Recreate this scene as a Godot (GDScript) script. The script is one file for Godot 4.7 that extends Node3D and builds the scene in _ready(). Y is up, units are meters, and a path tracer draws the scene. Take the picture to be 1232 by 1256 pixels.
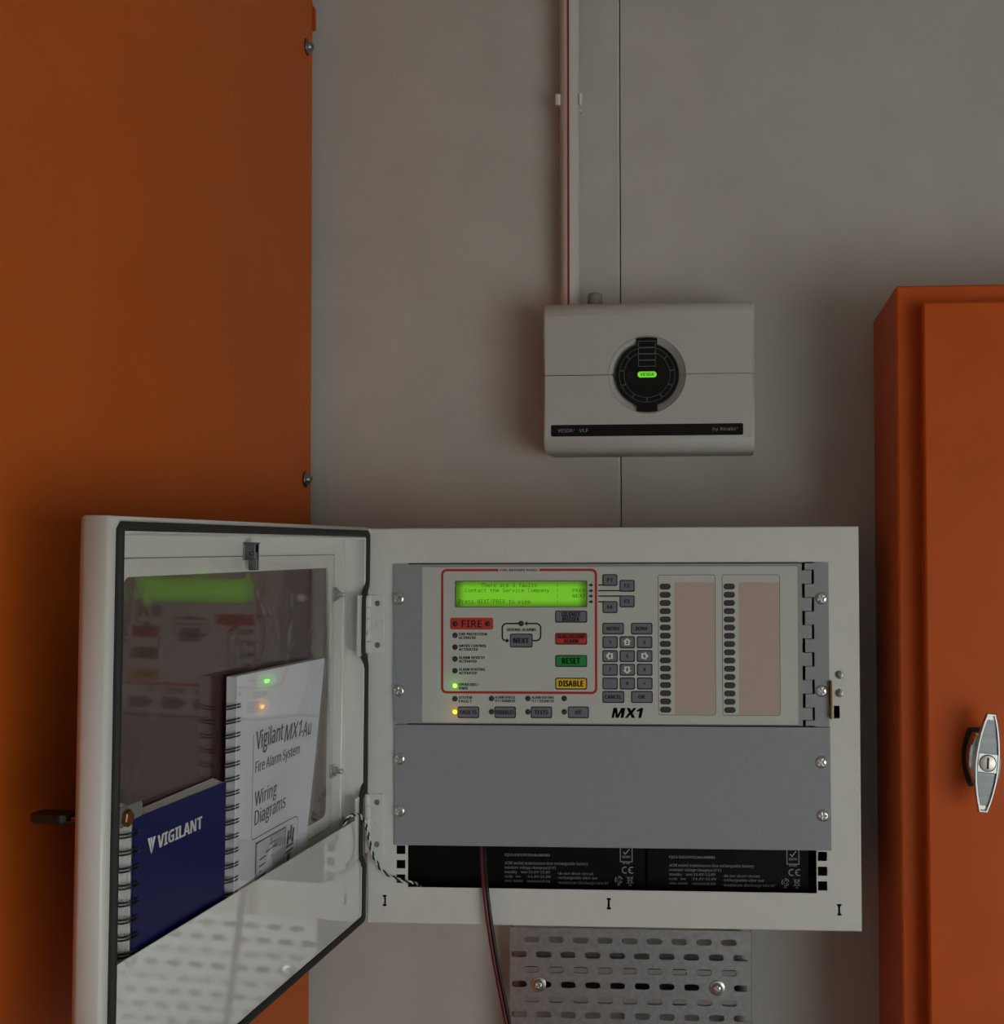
extends Node3D
# An alarm corner of a plant room: open fire alarm cabinet, smoke detector, two orange electrical cabinets.
# Metres, y up; the back wall's face is z = 0. Small things are dimensioned in millimetres (K).

const K := 0.001
const OY := 1.10            # underside of the alarm cabinet above the floor
const ZC := 0.2216          # front of the alarm cabinet
const RX := 0.0316          # left edge of the rack panels
const RY := 0.4000          # top edge of the rack panels above the cabinet's underside

var M := {}
var fonts := {}
var screw_meshes := {}
var used := {}


# ---------------------------------------------------------------- set-up
func _ready() -> void:
	camera_and_light()
	make_materials()
	build_room()
	build_left_cabinet()
	build_right_cabinet()
	build_alarm_cabinet()
	build_control_panel()
	build_blanking_panel()
	build_detector()
	build_pipe()
	build_tray()
	build_batteries()
	build_books()
	build_cables()


func camera_and_light() -> void:
	var cam := Camera3D.new()
	cam.name = "camera"
	cam.projection = Camera3D.PROJECTION_FRUSTUM
	cam.keep_aspect = Camera3D.KEEP_HEIGHT
	cam.near = 0.05
	cam.far = 60.0
	var f := 1532.54
	cam.size = cam.near * 1256.0 / f
	cam.frustum_offset = Vector2((616.0 - 783.57) / f, (627.44 - 628.0) / f) * cam.near
	cam.position = Vector3(0.4022, OY + 0.4183, 1.6043)
	cam.rotation = Vector3(0.0285, 0.0695, -0.0036)
	add_child(cam)
	cam.current = true

	var env := Environment.new()
	env.background_mode = Environment.BG_SKY
	var sky := Sky.new()
	var sm := ProceduralSkyMaterial.new()
	sm.sky_top_color = Color(0.62, 0.67, 0.72)
	sm.sky_horizon_color = Color(0.78, 0.795, 0.79)
	sm.ground_horizon_color = Color(0.76, 0.768, 0.752)
	sm.ground_bottom_color = Color(0.70, 0.707, 0.692)
	sm.sun_angle_max = 0.0
	sm.energy_multiplier = 1.0
	sky.sky_material = sm
	env.sky = sky
	env.background_energy_multiplier = 7.3
	env.tonemap_mode = Environment.TONE_MAPPER_LINEAR
	env.tonemap_exposure = 1.0
	env.sdfgi_enabled = true
	env.ssao_enabled = true
	env.ssil_enabled = true
	var we := WorldEnvironment.new()
	we.name = "world_environment"
	we.environment = env
	add_child(we)


# ---------------------------------------------------------------- materials
func mat(called: String, c: Color, rough := 0.5, metal := 0.0, spec := 0.5) -> StandardMaterial3D:
	var m := StandardMaterial3D.new()
	m.resource_name = called
	m.albedo_color = c
	m.roughness = rough
	m.metallic = metal
	m.metallic_specular = spec
	M[called] = m
	return m


func glow(called: String, c: Color, energy: float) -> StandardMaterial3D:
	var m := mat(called, Color(c.r * 0.3, c.g * 0.3, c.b * 0.3), 0.3)
	m.emission_enabled = true
	m.emission = c
	m.emission_energy_multiplier = energy
	return m


func noise_tex(freq: float, lo: Color, hi: Color, sd: int, normal := false, strength := 1.0, octaves := 4) -> NoiseTexture2D:
	var n := FastNoiseLite.new()
	n.seed = sd
	n.frequency = freq
	n.fractal_octaves = octaves
	var t := NoiseTexture2D.new()
	t.width = 512
	t.height = 512
	t.seamless = true
	t.noise = n
	if normal:
		t.as_normal_map = true
		t.bump_strength = strength
	else:
		var g := Gradient.new()
		g.set_color(0, lo)
		g.set_color(1, hi)
		t.color_ramp = g
	return t


func textured(m: StandardMaterial3D, vary: float, freq: float, scale: float, sd: int, bump := 0.0, bump_freq := 0.08) -> void:
	m.albedo_texture = noise_tex(freq, Color(1 - vary, 1 - vary, 1 - vary), Color(1, 1, 1), sd)
	m.uv1_triplanar = true
	m.uv1_world_triplanar = true
	m.uv1_scale = Vector3(scale, scale, scale)
	if bump > 0.0:
		m.normal_enabled = true
		m.normal_texture = noise_tex(bump_freq, Color.BLACK, Color.WHITE, sd + 7, true, 2.0, 2)
		m.normal_scale = bump


func make_materials() -> void:
	textured(mat("wall_paint", Color8(197, 196, 190), 0.6), 0.05, 0.012, 1.2, 3, 0.05, 0.1)
	textured(mat("orange_paint", Color8(208, 92, 32), 0.42, 0.0, 0.28), 0.05, 0.010, 1.6, 11, 0.05, 0.05)
	textured(mat("orange_paint_side", Color8(206, 100, 30), 0.45, 0.0, 0.3), 0.04, 0.010, 1.0, 12, 0.05, 0.05)
	mat("orange_lug", Color8(190, 66, 28), 0.45)
	textured(mat("white_enamel", Color8(219, 219, 214), 0.38), 0.02, 0.02, 3.0, 21, 0.05, 0.1)
	mat("door_enamel", Color8(218, 219, 214), 0.30)
	var pk := mat("pocket_gloss", Color8(222, 222, 217), 0.04, 0.0, 0.6)
	pk.clearcoat_enabled = true
	pk.clearcoat = 1.0
	pk.clearcoat_roughness = 0.03
	textured(mat("rack_grey", Color8(150, 153, 158), 0.48), 0.03, 0.03, 4.0, 31, 0.04, 0.2)
	mat("face_grey", Color8(194, 197, 190), 0.45)
	mat("plastic_white", Color8(190, 187, 182), 0.5)
	mat("detector_grey", Color8(188, 189, 185), 0.5)
	mat("pipe_white", Color8(206, 202, 195), 0.4)
	mat("clip_white", Color8(226, 224, 218), 0.4)
	mat("stripe_red", Color8(140, 40, 36), 0.5)
	mat("gasket_black", Color8(40, 40, 38), 0.75)
	mat("black_plastic", Color8(20, 19, 19), 0.35)
	mat("battery_black", Color8(8, 8, 10), 0.45, 0.0, 0.3)
	mat("display_black", Color8(9, 9, 10), 0.12)
	mat("ink_black", Color8(22, 22, 24), 0.6)
	mat("ink_red", Color8(176, 40, 30), 0.55)
	mat("ink_white", Color8(225, 225, 225), 0.55)
	mat("ink_grey", Color8(150, 152, 158), 0.6)
	mat("outline_grey", Color8(120, 118, 116), 0.6)
	mat("outline_dim", Color8(24, 24, 26), 0.6)
	mat("key_grey", Color8(112, 117, 126), 0.5)
	mat("key_border", Color8(34, 35, 37), 0.5)
	mat("key_red", Color8(200, 54, 44), 0.5)
	mat("key_green", Color8(24, 140, 62), 0.5)
	mat("key_yellow", Color8(226, 190, 44), 0.5)
	mat("lamp_dark", Color8(58, 56, 52), 0.3)
	mat("lens_dark", Color8(64, 60, 58), 0.35)
	mat("card_film", Color8(190, 172, 160), 0.12)
	mat("lcd_ink", Color8(24, 48, 14), 0.5)
	mat("zinc", Color8(210, 211, 210), 0.3, 1.0)
	mat("zinc_dull", Color8(150, 150, 146), 0.38, 1.0)
	mat("steel_dark", Color8(112, 114, 114), 0.28, 1.0)
	mat("chrome", Color8(225, 225, 225), 0.08, 1.0)
	var br := mat("brushed", Color8(172, 174, 178), 0.35, 1.0)
	br.albedo_texture = noise_tex(0.02, Color(0.55, 0.55, 0.55), Color(1, 1, 1), 61)
	br.uv1_triplanar = true
	br.uv1_scale = Vector3(400, 12, 400)
	mat("brushed_plain", Color8(226, 222, 212), 0.45, 0.85)
	mat("brass", Color8(150, 112, 66), 0.35, 1.0)
	mat("copper", Color8(150, 104, 72), 0.4, 1.0)
	var gal := mat("galvanised", Color8(188, 190, 192), 0.40, 0.8)
	gal.albedo_texture = noise_tex(0.03, Color(0.86, 0.86, 0.86), Color(1, 1, 1), 71)
	gal.uv1_triplanar = true
	gal.uv1_world_triplanar = true
	gal.uv1_scale = Vector3(6, 6, 6)
	mat("strut_zinc", Color8(150, 148, 144), 0.5, 0.5)
	var pane := mat("smoked_pane", Color(0.28, 0.11, 0.085, 0.68), 0.03, 0.0, 0.30)
	pane.transparency = BaseMaterial3D.TRANSPARENCY_ALPHA
	var film := mat("clear_film", Color(0.8, 0.8, 0.8, 0.03), 0.06, 0.0, 0.36)
	film.transparency = BaseMaterial3D.TRANSPARENCY_ALPHA
	film.normal_enabled = true
	film.normal_texture = crinkles()
	film.normal_scale = 0.5
	film.uv1_triplanar = true
	film.uv1_scale = Vector3(2.2, 2.2, 2.2)
	var cc := mat("clear_cover", Color(0.9, 0.9, 0.9, 0.02), 0.02, 0.0, 0.4)
	cc.transparency = BaseMaterial3D.TRANSPARENCY_ALPHA
	mat("cover_blue", Color8(16, 22, 84), 0.35, 0.0, 0.3)
	var wc := mat("cover_white", Color8(234, 236, 246), 0.45)
	wc.clearcoat_enabled = true
	wc.clearcoat = 1.0
	wc.clearcoat_roughness = 0.015
	mat("paper", Color8(220, 218, 216), 0.8)
	mat("paper_edge", Color8(200, 200, 204), 0.85)
	mat("wire_black", Color8(24, 24, 32), 0.35)
	mat("label_grey", Color8(170, 172, 176), 0.5)
	mat("insulation_red", Color8(96, 26, 28), 0.4)
	mat("insulation_black", Color8(24, 22, 24), 0.4)
	mat("insulation_white", Color8(224, 222, 216), 0.45)
	mat("cam_grey", Color8(134, 140, 142), 0.45, 0.4)
	mat("floor_paint", Color8(120, 118, 112), 0.55)
	mat("ceiling_paint", Color8(214, 212, 206), 0.8)
	var lg := glow("lcd_glow", Color8(120, 198, 44), 0.80)
	lg.emission_operator = BaseMaterial3D.EMISSION_OP_MULTIPLY
	lg.emission_texture = backlight_map()
	glow("lamp_green", Color8(110, 255, 50), 5.0)
	glow("lamp_amber", Color8(255, 170, 30), 5.0)
	glow("bar_green", Color8(128, 240, 60), 0.7)


func crinkles() -> ImageTexture:   # plastic film: smooth for the most part, creased in patches
	var n := FastNoiseLite.new()
	n.seed = 5
	n.frequency = 0.012
	n.fractal_type = FastNoiseLite.FRACTAL_RIDGED
	n.fractal_octaves = 3
	var q := FastNoiseLite.new()
	q.seed = 9
	q.frequency = 0.006
	var im := Image.create(384, 384, false, Image.FORMAT_RGBAF)
	for y in 384:
		for x in 384:
			var v := pow(maxf(0.0, n.get_noise_2d(x, y)), 2.0) * smoothstep(-0.05, 0.35, q.get_noise_2d(x, y))
			im.set_pixel(x, y, Color(v, v, v))
	im.bump_map_to_normal_map(3.0)
	return ImageTexture.create_from_image(im)


func backlight_map() -> ImageTexture:   # the display's backlight fades towards its edges
	var im := Image.create(128, 32, false, Image.FORMAT_RGBA8)
	for y in 32:
		for x in 128:
			var ex := minf(x + 0.5, 127.5 - x) / 10.0
			var ey := minf(y + 0.5, 31.5 - y) / 9.0
			var v := lerpf(0.58, 1.0, smoothstep(0.0, 1.0, ex)) * lerpf(0.70, 1.0, smoothstep(0.0, 1.0, ey))
			im.set_pixel(x, y, Color(v, v, v))
	return ImageTexture.create_from_image(im)


# ---------------------------------------------------------------- geometry helpers
func stool(smooth := false) -> SurfaceTool:
	var st := SurfaceTool.new()
	st.begin(Mesh.PRIMITIVE_TRIANGLES)
	st.set_smooth_group(0 if smooth else -1)
	return st


func tri(st: SurfaceTool, a: Vector3, b: Vector3, c: Vector3) -> void:   # counter-clockwise in, Godot's clockwise out
	st.add_vertex(a)
	st.add_vertex(c)
	st.add_vertex(b)


func quad(st: SurfaceTool, a: Vector3, b: Vector3, c: Vector3, d: Vector3) -> void:
	tri(st, a, b, c)
	tri(st, a, c, d)


func box(st: SurfaceTool, x0: float, y0: float, z0: float, x1: float, y1: float, z1: float, b := 0.0) -> void:
	# a box with its twelve edges chamfered by b
	var c := Vector3(x0 + x1, y0 + y1, z0 + z1) * 0.5
	var h := Vector3(x1 - x0, y1 - y0, z1 - z0) * 0.5
	if b <= 0.0:
		b = minf(minf(h.x, h.y), h.z) * 0.001
	for ax in 3:
		var u := (ax + 1) % 3
		var v := (ax + 2) % 3
		for s in [-1.0, 1.0]:
			var q := []
			for k in [[-1, -1], [1, -1], [1, 1], [-1, 1]]:
				var p := Vector3.ZERO
				p[ax] = s * h[ax]
				p[u] = k[0] * (h[u] - b)
				p[v] = k[1] * (h[v] - b)
				q.append(c + p)
			if s > 0:
				quad(st, q[0], q[1], q[2], q[3])
			else:
				quad(st, q[3], q[2], q[1], q[0])
		for su in [-1.0, 1.0]:
			for sv in [-1.0, 1.0]:
				var e := []
				for k in [[0, -1], [0, 1], [1, 1], [1, -1]]:
					var p := Vector3.ZERO
					p[ax] = k[1] * (h[ax] - b)
					p[u] = su * (h[u] - (b if k[0] == 1 else 0.0))
					p[v] = sv * (h[v] - (0.0 if k[0] == 1 else b))
					e.append(c + p)
				var outw := Vector3.ZERO
				outw[u] = su
				outw[v] = sv
				if (e[1] - e[0]).cross(e[2] - e[0]).dot(outw) > 0:
					quad(st, e[0], e[1], e[2], e[3])
				else:
					quad(st, e[3], e[2], e[1], e[0])
	for sx in [-1.0, 1.0]:
		for sy in [-1.0, 1.0]:
			for sz in [-1.0, 1.0]:
				var a := c + Vector3(sx * h.x, sy * (h.y - b), sz * (h.z - b))
				var d := c + Vector3(sx * (h.x - b), sy * h.y, sz * (h.z - b))
				var e := c + Vector3(sx * (h.x - b), sy * (h.y - b), sz * h.z)
				if sx * sy * sz > 0:
					tri(st, a, d, e)
				else:
					tri(st, e, d, a)


func rr(cx: float, cy: float, w: float, h: float, r: float, n := 5) -> PackedVector2Array:   # rounded rectangle, counter-clockwise
	var p := PackedVector2Array()
	r = maxf(r, 0.00001)
	for q in 4:
		var o := Vector2(cx + (w / 2 - r) * (1 if q in [0, 3] else -1), cy + (h / 2 - r) * (1 if q < 2 else -1))
		for i in n + 1:
			var a := PI / 2 * (q + float(i) / n)
			p.append(o + Vector2(cos(a), sin(a)) * r)
	return p


func circle(cx: float, cy: float, r: float, n := 24, a0 := 0.0, a1 := TAU) -> PackedVector2Array:
	var p := PackedVector2Array()
	var closed := is_equal_approx(a1 - a0, TAU)
	for i in (n if closed else n + 1):
		var a := a0 + (a1 - a0) * i / n
		p.append(Vector2(cx + cos(a) * r, cy + sin(a) * r))
	return p


func inset(p: PackedVector2Array, b: float) -> PackedVector2Array:
	var o := PackedVector2Array()
	var n := p.size()
	for i in n:
		var e0 := (p[i] - p[(i + n - 1) % n]).normalized()
		var e1 := (p[(i + 1) % n] - p[i]).normalized()
		var n0 := Vector2(-e0.y, e0.x)
		var n1 := Vector2(-e1.y, e1.x)
		var m := (n0 + n1)
		if m.length() < 0.2:
			m = n0
		m = m.normalized()
		o.append(p[i] + m * b / maxf(0.35, m.dot(n0)))
	return o


func face(st: SurfaceTool, p: PackedVector2Array, z: float, up := true) -> void:
	var idx := Geometry2D.triangulate_polygon(p)
	for i in range(0, idx.size(), 3):
		var a := p[idx[i]]
		var b := p[idx[i + 1]]
		var c := p[idx[i + 2]]
		if ((b - a).cross(c - a) > 0) == up:
			tri(st, Vector3(a.x, a.y, z), Vector3(b.x, b.y, z), Vector3(c.x, c.y, z))
		else:
			tri(st, Vector3(a.x, a.y, z), Vector3(c.x, c.y, z), Vector3(b.x, b.y, z))


func wallstrip(st: SurfaceTool, p: PackedVector2Array, z0: float, q: PackedVector2Array, z1: float) -> void:
	var n := p.size()
	for i in n:
		var j := (i + 1) % n
		quad(st, Vector3(p[i].x, p[i].y, z0), Vector3(p[j].x, p[j].y, z0), Vector3(q[j].x, q[j].y, z1), Vector3(q[i].x, q[i].y, z1))


func slab(st: SurfaceTool, p: PackedVector2Array, z0: float, z1: float, b := 0.0, back := true) -> void:   # outline p stood up from z0 to z1, its front edge bevelled by b
	if b > 0.0:
		var q := inset(p, b)
		wallstrip(st, p, z0, p, z1 - b)
		wallstrip(st, p, z1 - b, q, z1)
		face(st, q, z1)
	else:
		wallstrip(st, p, z0, p, z1)
		face(st, p, z1)
	if back:
		face(st, p, z0, false)


func ring(st: SurfaceTool, outer: PackedVector2Array, hole: PackedVector2Array, z0: float, z1: float, walls := true) -> void:
	# flat plate between a rectangle (4 corners, counter-clockwise) and a convex hole inside it, with the hole's own wall
	var c := Vector2.ZERO
	for v in hole:
		c += v
	c /= hole.size()
	var ev := []
	for v in outer:
		ev.append([fposmod((v - c).angle(), TAU), 0, v])
	for v in hole:
		ev.append([fposmod((v - c).angle(), TAU), 1, v])
	ev.sort_custom(func(a, b): return a[0] < b[0])
	var o: Vector2
	var h: Vector2
	for e in ev:
		if e[1] == 0:
			o = e[2]
		else:
			h = e[2]
	for e in ev:
		var v: Vector2 = e[2]
		if e[1] == 0:
			for up in [true, false]:
				flat3(st, o, v, h, z1 if up else z0, up)
			o = v
		else:
			for up in [true, false]:
				flat3(st, o, v, h, z1 if up else z0, up)
			h = v
	if walls:
		var r := hole.duplicate()
		r.reverse()
		wallstrip(st, r, z0, r, z1)


func flat3(st: SurfaceTool, a: Vector2, b: Vector2, c: Vector2, z: float, up: bool) -> void:
	if absf((b - a).cross(c - a)) < 1e-14:
		return
	if ((b - a).cross(c - a) > 0) == up:
		tri(st, Vector3(a.x, a.y, z), Vector3(b.x, b.y, z), Vector3(c.x, c.y, z))
	else:
		tri(st, Vector3(a.x, a.y, z), Vector3(c.x, c.y, z), Vector3(b.x, b.y, z))


func plate(st: SurfaceTool, r: Rect2, z0: float, z1: float, holes: Array) -> void:
	# holes: [cell Rect2, outline]; the outline lies inside its cell, and an outline of null is the cell itself
	var xs := [r.position.x, r.end.x]
	var ys := [r.position.y, r.end.y]
	for h in holes:
		var c: Rect2 = h[0]
		xs.append_array([c.position.x, c.end.x])
		ys.append_array([c.position.y, c.end.y])
	xs.sort()
	ys.sort()
	for j in ys.size() - 1:
		if ys[j + 1] - ys[j] < 1e-7:
			continue
		var start := -1.0
		for i in xs.size():
			var solid := false
			if i < xs.size() - 1:
				if xs[i + 1] - xs[i] < 1e-7:
					continue
				solid = true
				var m := Vector2((xs[i] + xs[i + 1]) / 2, (ys[j] + ys[j + 1]) / 2)
				for h in holes:
					if (h[0] as Rect2).has_point(m):
						solid = false
						break
			if solid and start < -0.5e3 or solid and start == -1.0:
				start = xs[i]
			elif not solid and start != -1.0:
				var q := PackedVector2Array([Vector2(start, ys[j]), Vector2(xs[i], ys[j]), Vector2(xs[i], ys[j + 1]), Vector2(start, ys[j + 1])])
				quad(st, v3(q[0], z1), v3(q[1], z1), v3(q[2], z1), v3(q[3], z1))
				quad(st, v3(q[3], z0), v3(q[2], z0), v3(q[1], z0), v3(q[0], z0))
				start = -1.0
	for h in holes:
		var c: Rect2 = h[0]
		var corners := PackedVector2Array([c.position, Vector2(c.end.x, c.position.y), c.end, Vector2(c.position.x, c.end.y)])
		if h[1] == null:
			corners.reverse()
			wallstrip(st, corners, z0, corners, z1)
		else:
			ring(st, corners, h[1], z0, z1)
	var o := PackedVector2Array([r.position, Vector2(r.end.x, r.position.y), r.end, Vector2(r.position.x, r.end.y)])
	wallstrip(st, o, z0, o, z1)


func v3(p: Vector2, z: float) -> Vector3:
	return Vector3(p.x, p.y, z)


func lathe(st: SurfaceTool, prof: Array, n := 24, xf := Transform3D()) -> void:   # prof: [radius, z] from back to front, about z
	for k in prof.size() - 1:
		for i in n:
			var a := TAU * i / n
			var b := TAU * (i + 1) / n
			var p0 := Vector3(cos(a) * prof[k][0], sin(a) * prof[k][0], prof[k][1])
			var p1 := Vector3(cos(b) * prof[k][0], sin(b) * prof[k][0], prof[k][1])
			var q0 := Vector3(cos(a) * prof[k + 1][0], sin(a) * prof[k + 1][0], prof[k + 1][1])
			var q1 := Vector3(cos(b) * prof[k + 1][0], sin(b) * prof[k + 1][0], prof[k + 1][1])
			if prof[k][0] > 1e-7:
				tri(st, xf * p0, xf * p1, xf * (q1 if prof[k + 1][0] > 1e-7 else q0))
			if prof[k + 1][0] > 1e-7:
				tri(st, xf * p0, xf * q1, xf * q0)


func tube(st: SurfaceTool, pts: PackedVector3Array, r: float, n := 8, closed := false, squash := 1.0, up := Vector3.ZERO) -> void:
	var rings := []
	var last := Vector3.ZERO
	var m := pts.size()
	for i in m:
		var t: Vector3
		if closed:
			t = (pts[(i + 1) % m] - pts[(i + m - 1) % m]).normalized()
		else:
			t = (pts[mini(i + 1, m - 1)] - pts[maxi(i - 1, 0)]).normalized()
		var a := up if up != Vector3.ZERO else last
		if a == Vector3.ZERO:
			a = Vector3.UP if absf(t.y) < 0.9 else Vector3.RIGHT
		a = (a - t * a.dot(t)).normalized()
		last = a
		var b := t.cross(a)
		var rg := PackedVector3Array()
		for k in n:
			var ph := TAU * (k + 0.5) / n
			rg.append(pts[i] + a * cos(ph) * r * squash + b * sin(ph) * r)
		rings.append(rg)
	for i in (m if closed else m - 1):
		var p: PackedVector3Array = rings[i]
		var q: PackedVector3Array = rings[(i + 1) % m]
		for k in n:
			var l := (k + 1) % n
			quad(st, p[k], p[l], q[l], q[k])
	if not closed:
		for k in range(1, n - 1):
			tri(st, rings[0][0], rings[0][k + 1], rings[0][k])
			tri(st, rings[m - 1][0], rings[m - 1][k], rings[m - 1][k + 1])


func stroke(st: SurfaceTool, p: PackedVector2Array, w: float, z: float, closed := false, h := 0.0001) -> void:   # a printed line of width w
	var n := p.size()
	var a := PackedVector2Array()
	var b := PackedVector2Array()
	for i in n:
		var t0 := (p[i] - p[(i + n - 1) % n]).normalized()
		var t1 := (p[(i + 1) % n] - p[i]).normalized()
		if not closed and i == 0:
			t0 = t1
		if not closed and i == n - 1:
			t1 = t0
		var nn := (Vector2(-t0.y, t0.x) + Vector2(-t1.y, t1.x)).normalized()
		var k := w / 2 / maxf(0.4, nn.dot(Vector2(-t1.y, t1.x)))
		a.append(p[i] - nn * k)
		b.append(p[i] + nn * k)
	for i in (n if closed else n - 1):
		var j := (i + 1) % n
		quad(st, v3(a[i], z + h), v3(a[j], z + h), v3(b[j], z + h), v3(b[i], z + h))


func done(st: SurfaceTool, m: Material, onto: ArrayMesh = null) -> ArrayMesh:
	st.generate_normals()
	var mesh := st.commit(onto) if onto else st.commit()
	mesh.surface_set_material(mesh.get_surface_count() - 1, m)
	return mesh


func obj(called: String, mesh: Mesh, parent: Node = self, at := Vector3.ZERO) -> MeshInstance3D:
	var o := MeshInstance3D.new()
	o.name = numbered(called, parent)
	o.mesh = mesh
	o.position = at
	parent.add_child(o, true)
	return o


func numbered(called: String, parent: Node) -> String:
	var key := str(parent.get_instance_id()) + called
	var n: int = used.get(key, 0)
	used[key] = n + 1
	return called if n == 0 else "%s_%03d" % [called, n]


func thing(called: String, label: String, category: String, at := Vector3.ZERO, group := "") -> Node3D:
	var o := Node3D.new()
	o.name = numbered(called, self)
	o.position = at
	add_child(o, true)
	o.set_meta("label", label)
	o.set_meta("category", category)
	if group:
		o.set_meta("group", group)
	return o


func font(kind: String) -> Font:
	if not fonts.has(kind):
		var f := SystemFont.new()
		f.font_names = PackedStringArray(["Droid Serif" if kind.begins_with("serif") else "Droid Sans Mono" if kind == "mono" else "Droid Sans"])
		f.font_weight = 700 if kind.ends_with("bold") or kind == "black" else 400
		fonts[kind] = f
	return fonts[kind]


func glyphs(s: String, kind: String, r: Rect2, z: float, lean := 0.0, h := 0.00012) -> ArrayMesh:
	# lettering fitted into rectangle r; z is its back, h its thickness
	var tm := TextMesh.new()
	tm.text = s
	tm.font = font(kind)
	tm.font_size = 48
	tm.pixel_size = 0.01
	tm.curve_step = 2.5
	tm.depth = 0.0
	tm.horizontal_alignment = HORIZONTAL_ALIGNMENT_CENTER
	var bb := tm.get_aabb()
	if bb.size.x <= 0.0 or bb.size.y <= 0.0:
		return null
	var sy := r.size.y / bb.size.y
	var sx := r.size.x / bb.size.x if r.size.x > 0 else sy
	var c := bb.get_center()
	var bs := Basis(Vector3(sx, 0, 0), Vector3(lean * sy, sy, 0), Vector3(0, 0, sy))
	var off := Vector3(r.get_center().x, r.get_center().y, z + h) - bs * Vector3(c.x, c.y, 0)
	var st := SurfaceTool.new()
	st.begin(Mesh.PRIMITIVE_TRIANGLES)
	st.append_from(tm, 0, Transform3D(bs, Vector3(off.x, off.y, z + h)))
	if kind in ["black", "medium"]:      # a heavier cut of the letters
		for k in [-1.0, 1.0]:
			st.append_from(tm, 0, Transform3D(bs, Vector3(off.x + k * r.size.y * (0.035 if kind == "black" else 0.022), off.y, z + h)))
	return st.commit()


func text(parent: Node, s: String, kind: String, x0: float, y0: float, x1: float, y1: float, z: float, m: Material, called := "lettering", lean := 0.0) -> MeshInstance3D:
	var mesh := glyphs(s, kind, Rect2(x0, y0, x1 - x0, y1 - y0), z, lean)
	if mesh == null:
		return null
	mesh.surface_set_material(0, m)
	return obj(called, mesh, parent)


func screw_mesh(r: float, h: float, m: Material, washer := 0.0) -> ArrayMesh:
	# pan head with a real cross recess, on a polar grid
	var key := "%f %f %s %f" % [r, h, m.resource_name, washer]
	if screw_meshes.has(key):
		return screw_meshes[key]
	var st := stool(true)
	var nr := 14
	var na := 40
	var z0 := 0.0
	if washer > 0.0:
		z0 = 0.0016
		lathe(st, [[washer, 0.0], [washer, z0 - 0.0003], [washer - 0.0004, z0], [r * 0.8, z0]], 28)
	var hgt := func(x: float, y: float) -> float:
		var d := sqrt(x * x + y * y) / r
		var z := h * sqrt(maxf(0.0, 1.0 - pow(d, 3.2) * 0.96))
		var ca := absf(x * 0.94 + y * 0.34) / r
		var cb := absf(y * 0.94 - x * 0.34) / r
		var e := 0.11 - 0.04 * d
		var a := smoothstep(e + 0.06, e - 0.03, cb) * smoothstep(0.62, 0.52, ca)
		var b := smoothstep(e + 0.06, e - 0.03, ca) * smoothstep(0.62, 0.52, cb)
		return z0 + z - maxf(a, b) * h * 0.42
	for i in nr:
		for k in na:
			var p := []
			for q in [[i, k], [i + 1, k], [i + 1, k + 1], [i, k + 1]]:
				var rad: float = r * q[0] / nr
				var an: float = TAU * q[1] / na
				var x := cos(an) * rad
				var y := sin(an) * rad
				p.append(Vector3(x, y, hgt.call(x, y)))
			if i == 0:
				tri(st, p[0], p[1], p[2])
			else:
				quad(st, p[0], p[1], p[2], p[3])
	for k in na:
		var a := TAU * k / na
		var b := TAU * (k + 1) / na
		var u := Vector3(cos(a) * r, sin(a) * r, 0)
		var v := Vector3(cos(b) * r, sin(b) * r, 0)
		quad(st, u, v, v + Vector3(0, 0, hgt.call(v.x, v.y)), u + Vector3(0, 0, hgt.call(u.x, u.y)))
	screw_meshes[key] = done(st, m)
	return screw_meshes[key]


func screw(parent: Node, x: float, y: float, z: float, r: float, h: float, m: Material, turn := 0.0, washer := 0.0, called := "screw") -> MeshInstance3D:
	var o := obj(called, screw_mesh(r, h, m, washer), parent, Vector3(x, y, z))
	o.rotation.z = turn
	return o


# ---------------------------------------------------------------- the room
func struct(called: String, label: String) -> Node3D:
	var o := Node3D.new()
	o.name = called
	add_child(o)
	o.set_meta("kind", "structure")
	o.set_meta("label", label)
	return o


func struct_box(called: String, label: String, m: Material, a: Vector3, b: Vector3) -> void:
	var st := stool()
	box(st, a.x, a.y, a.z, b.x, b.y, b.z)
	var o := obj(called, done(st, m))
	o.set_meta("kind", "structure")
	o.set_meta("label", label)


const X0 := -1.05
const X1 := 2.3
const Z1 := 3.4
const YC := 2.95
const OX0 := 1.55
const OZ0 := 1.70
const OY1 := 1.60


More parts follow.
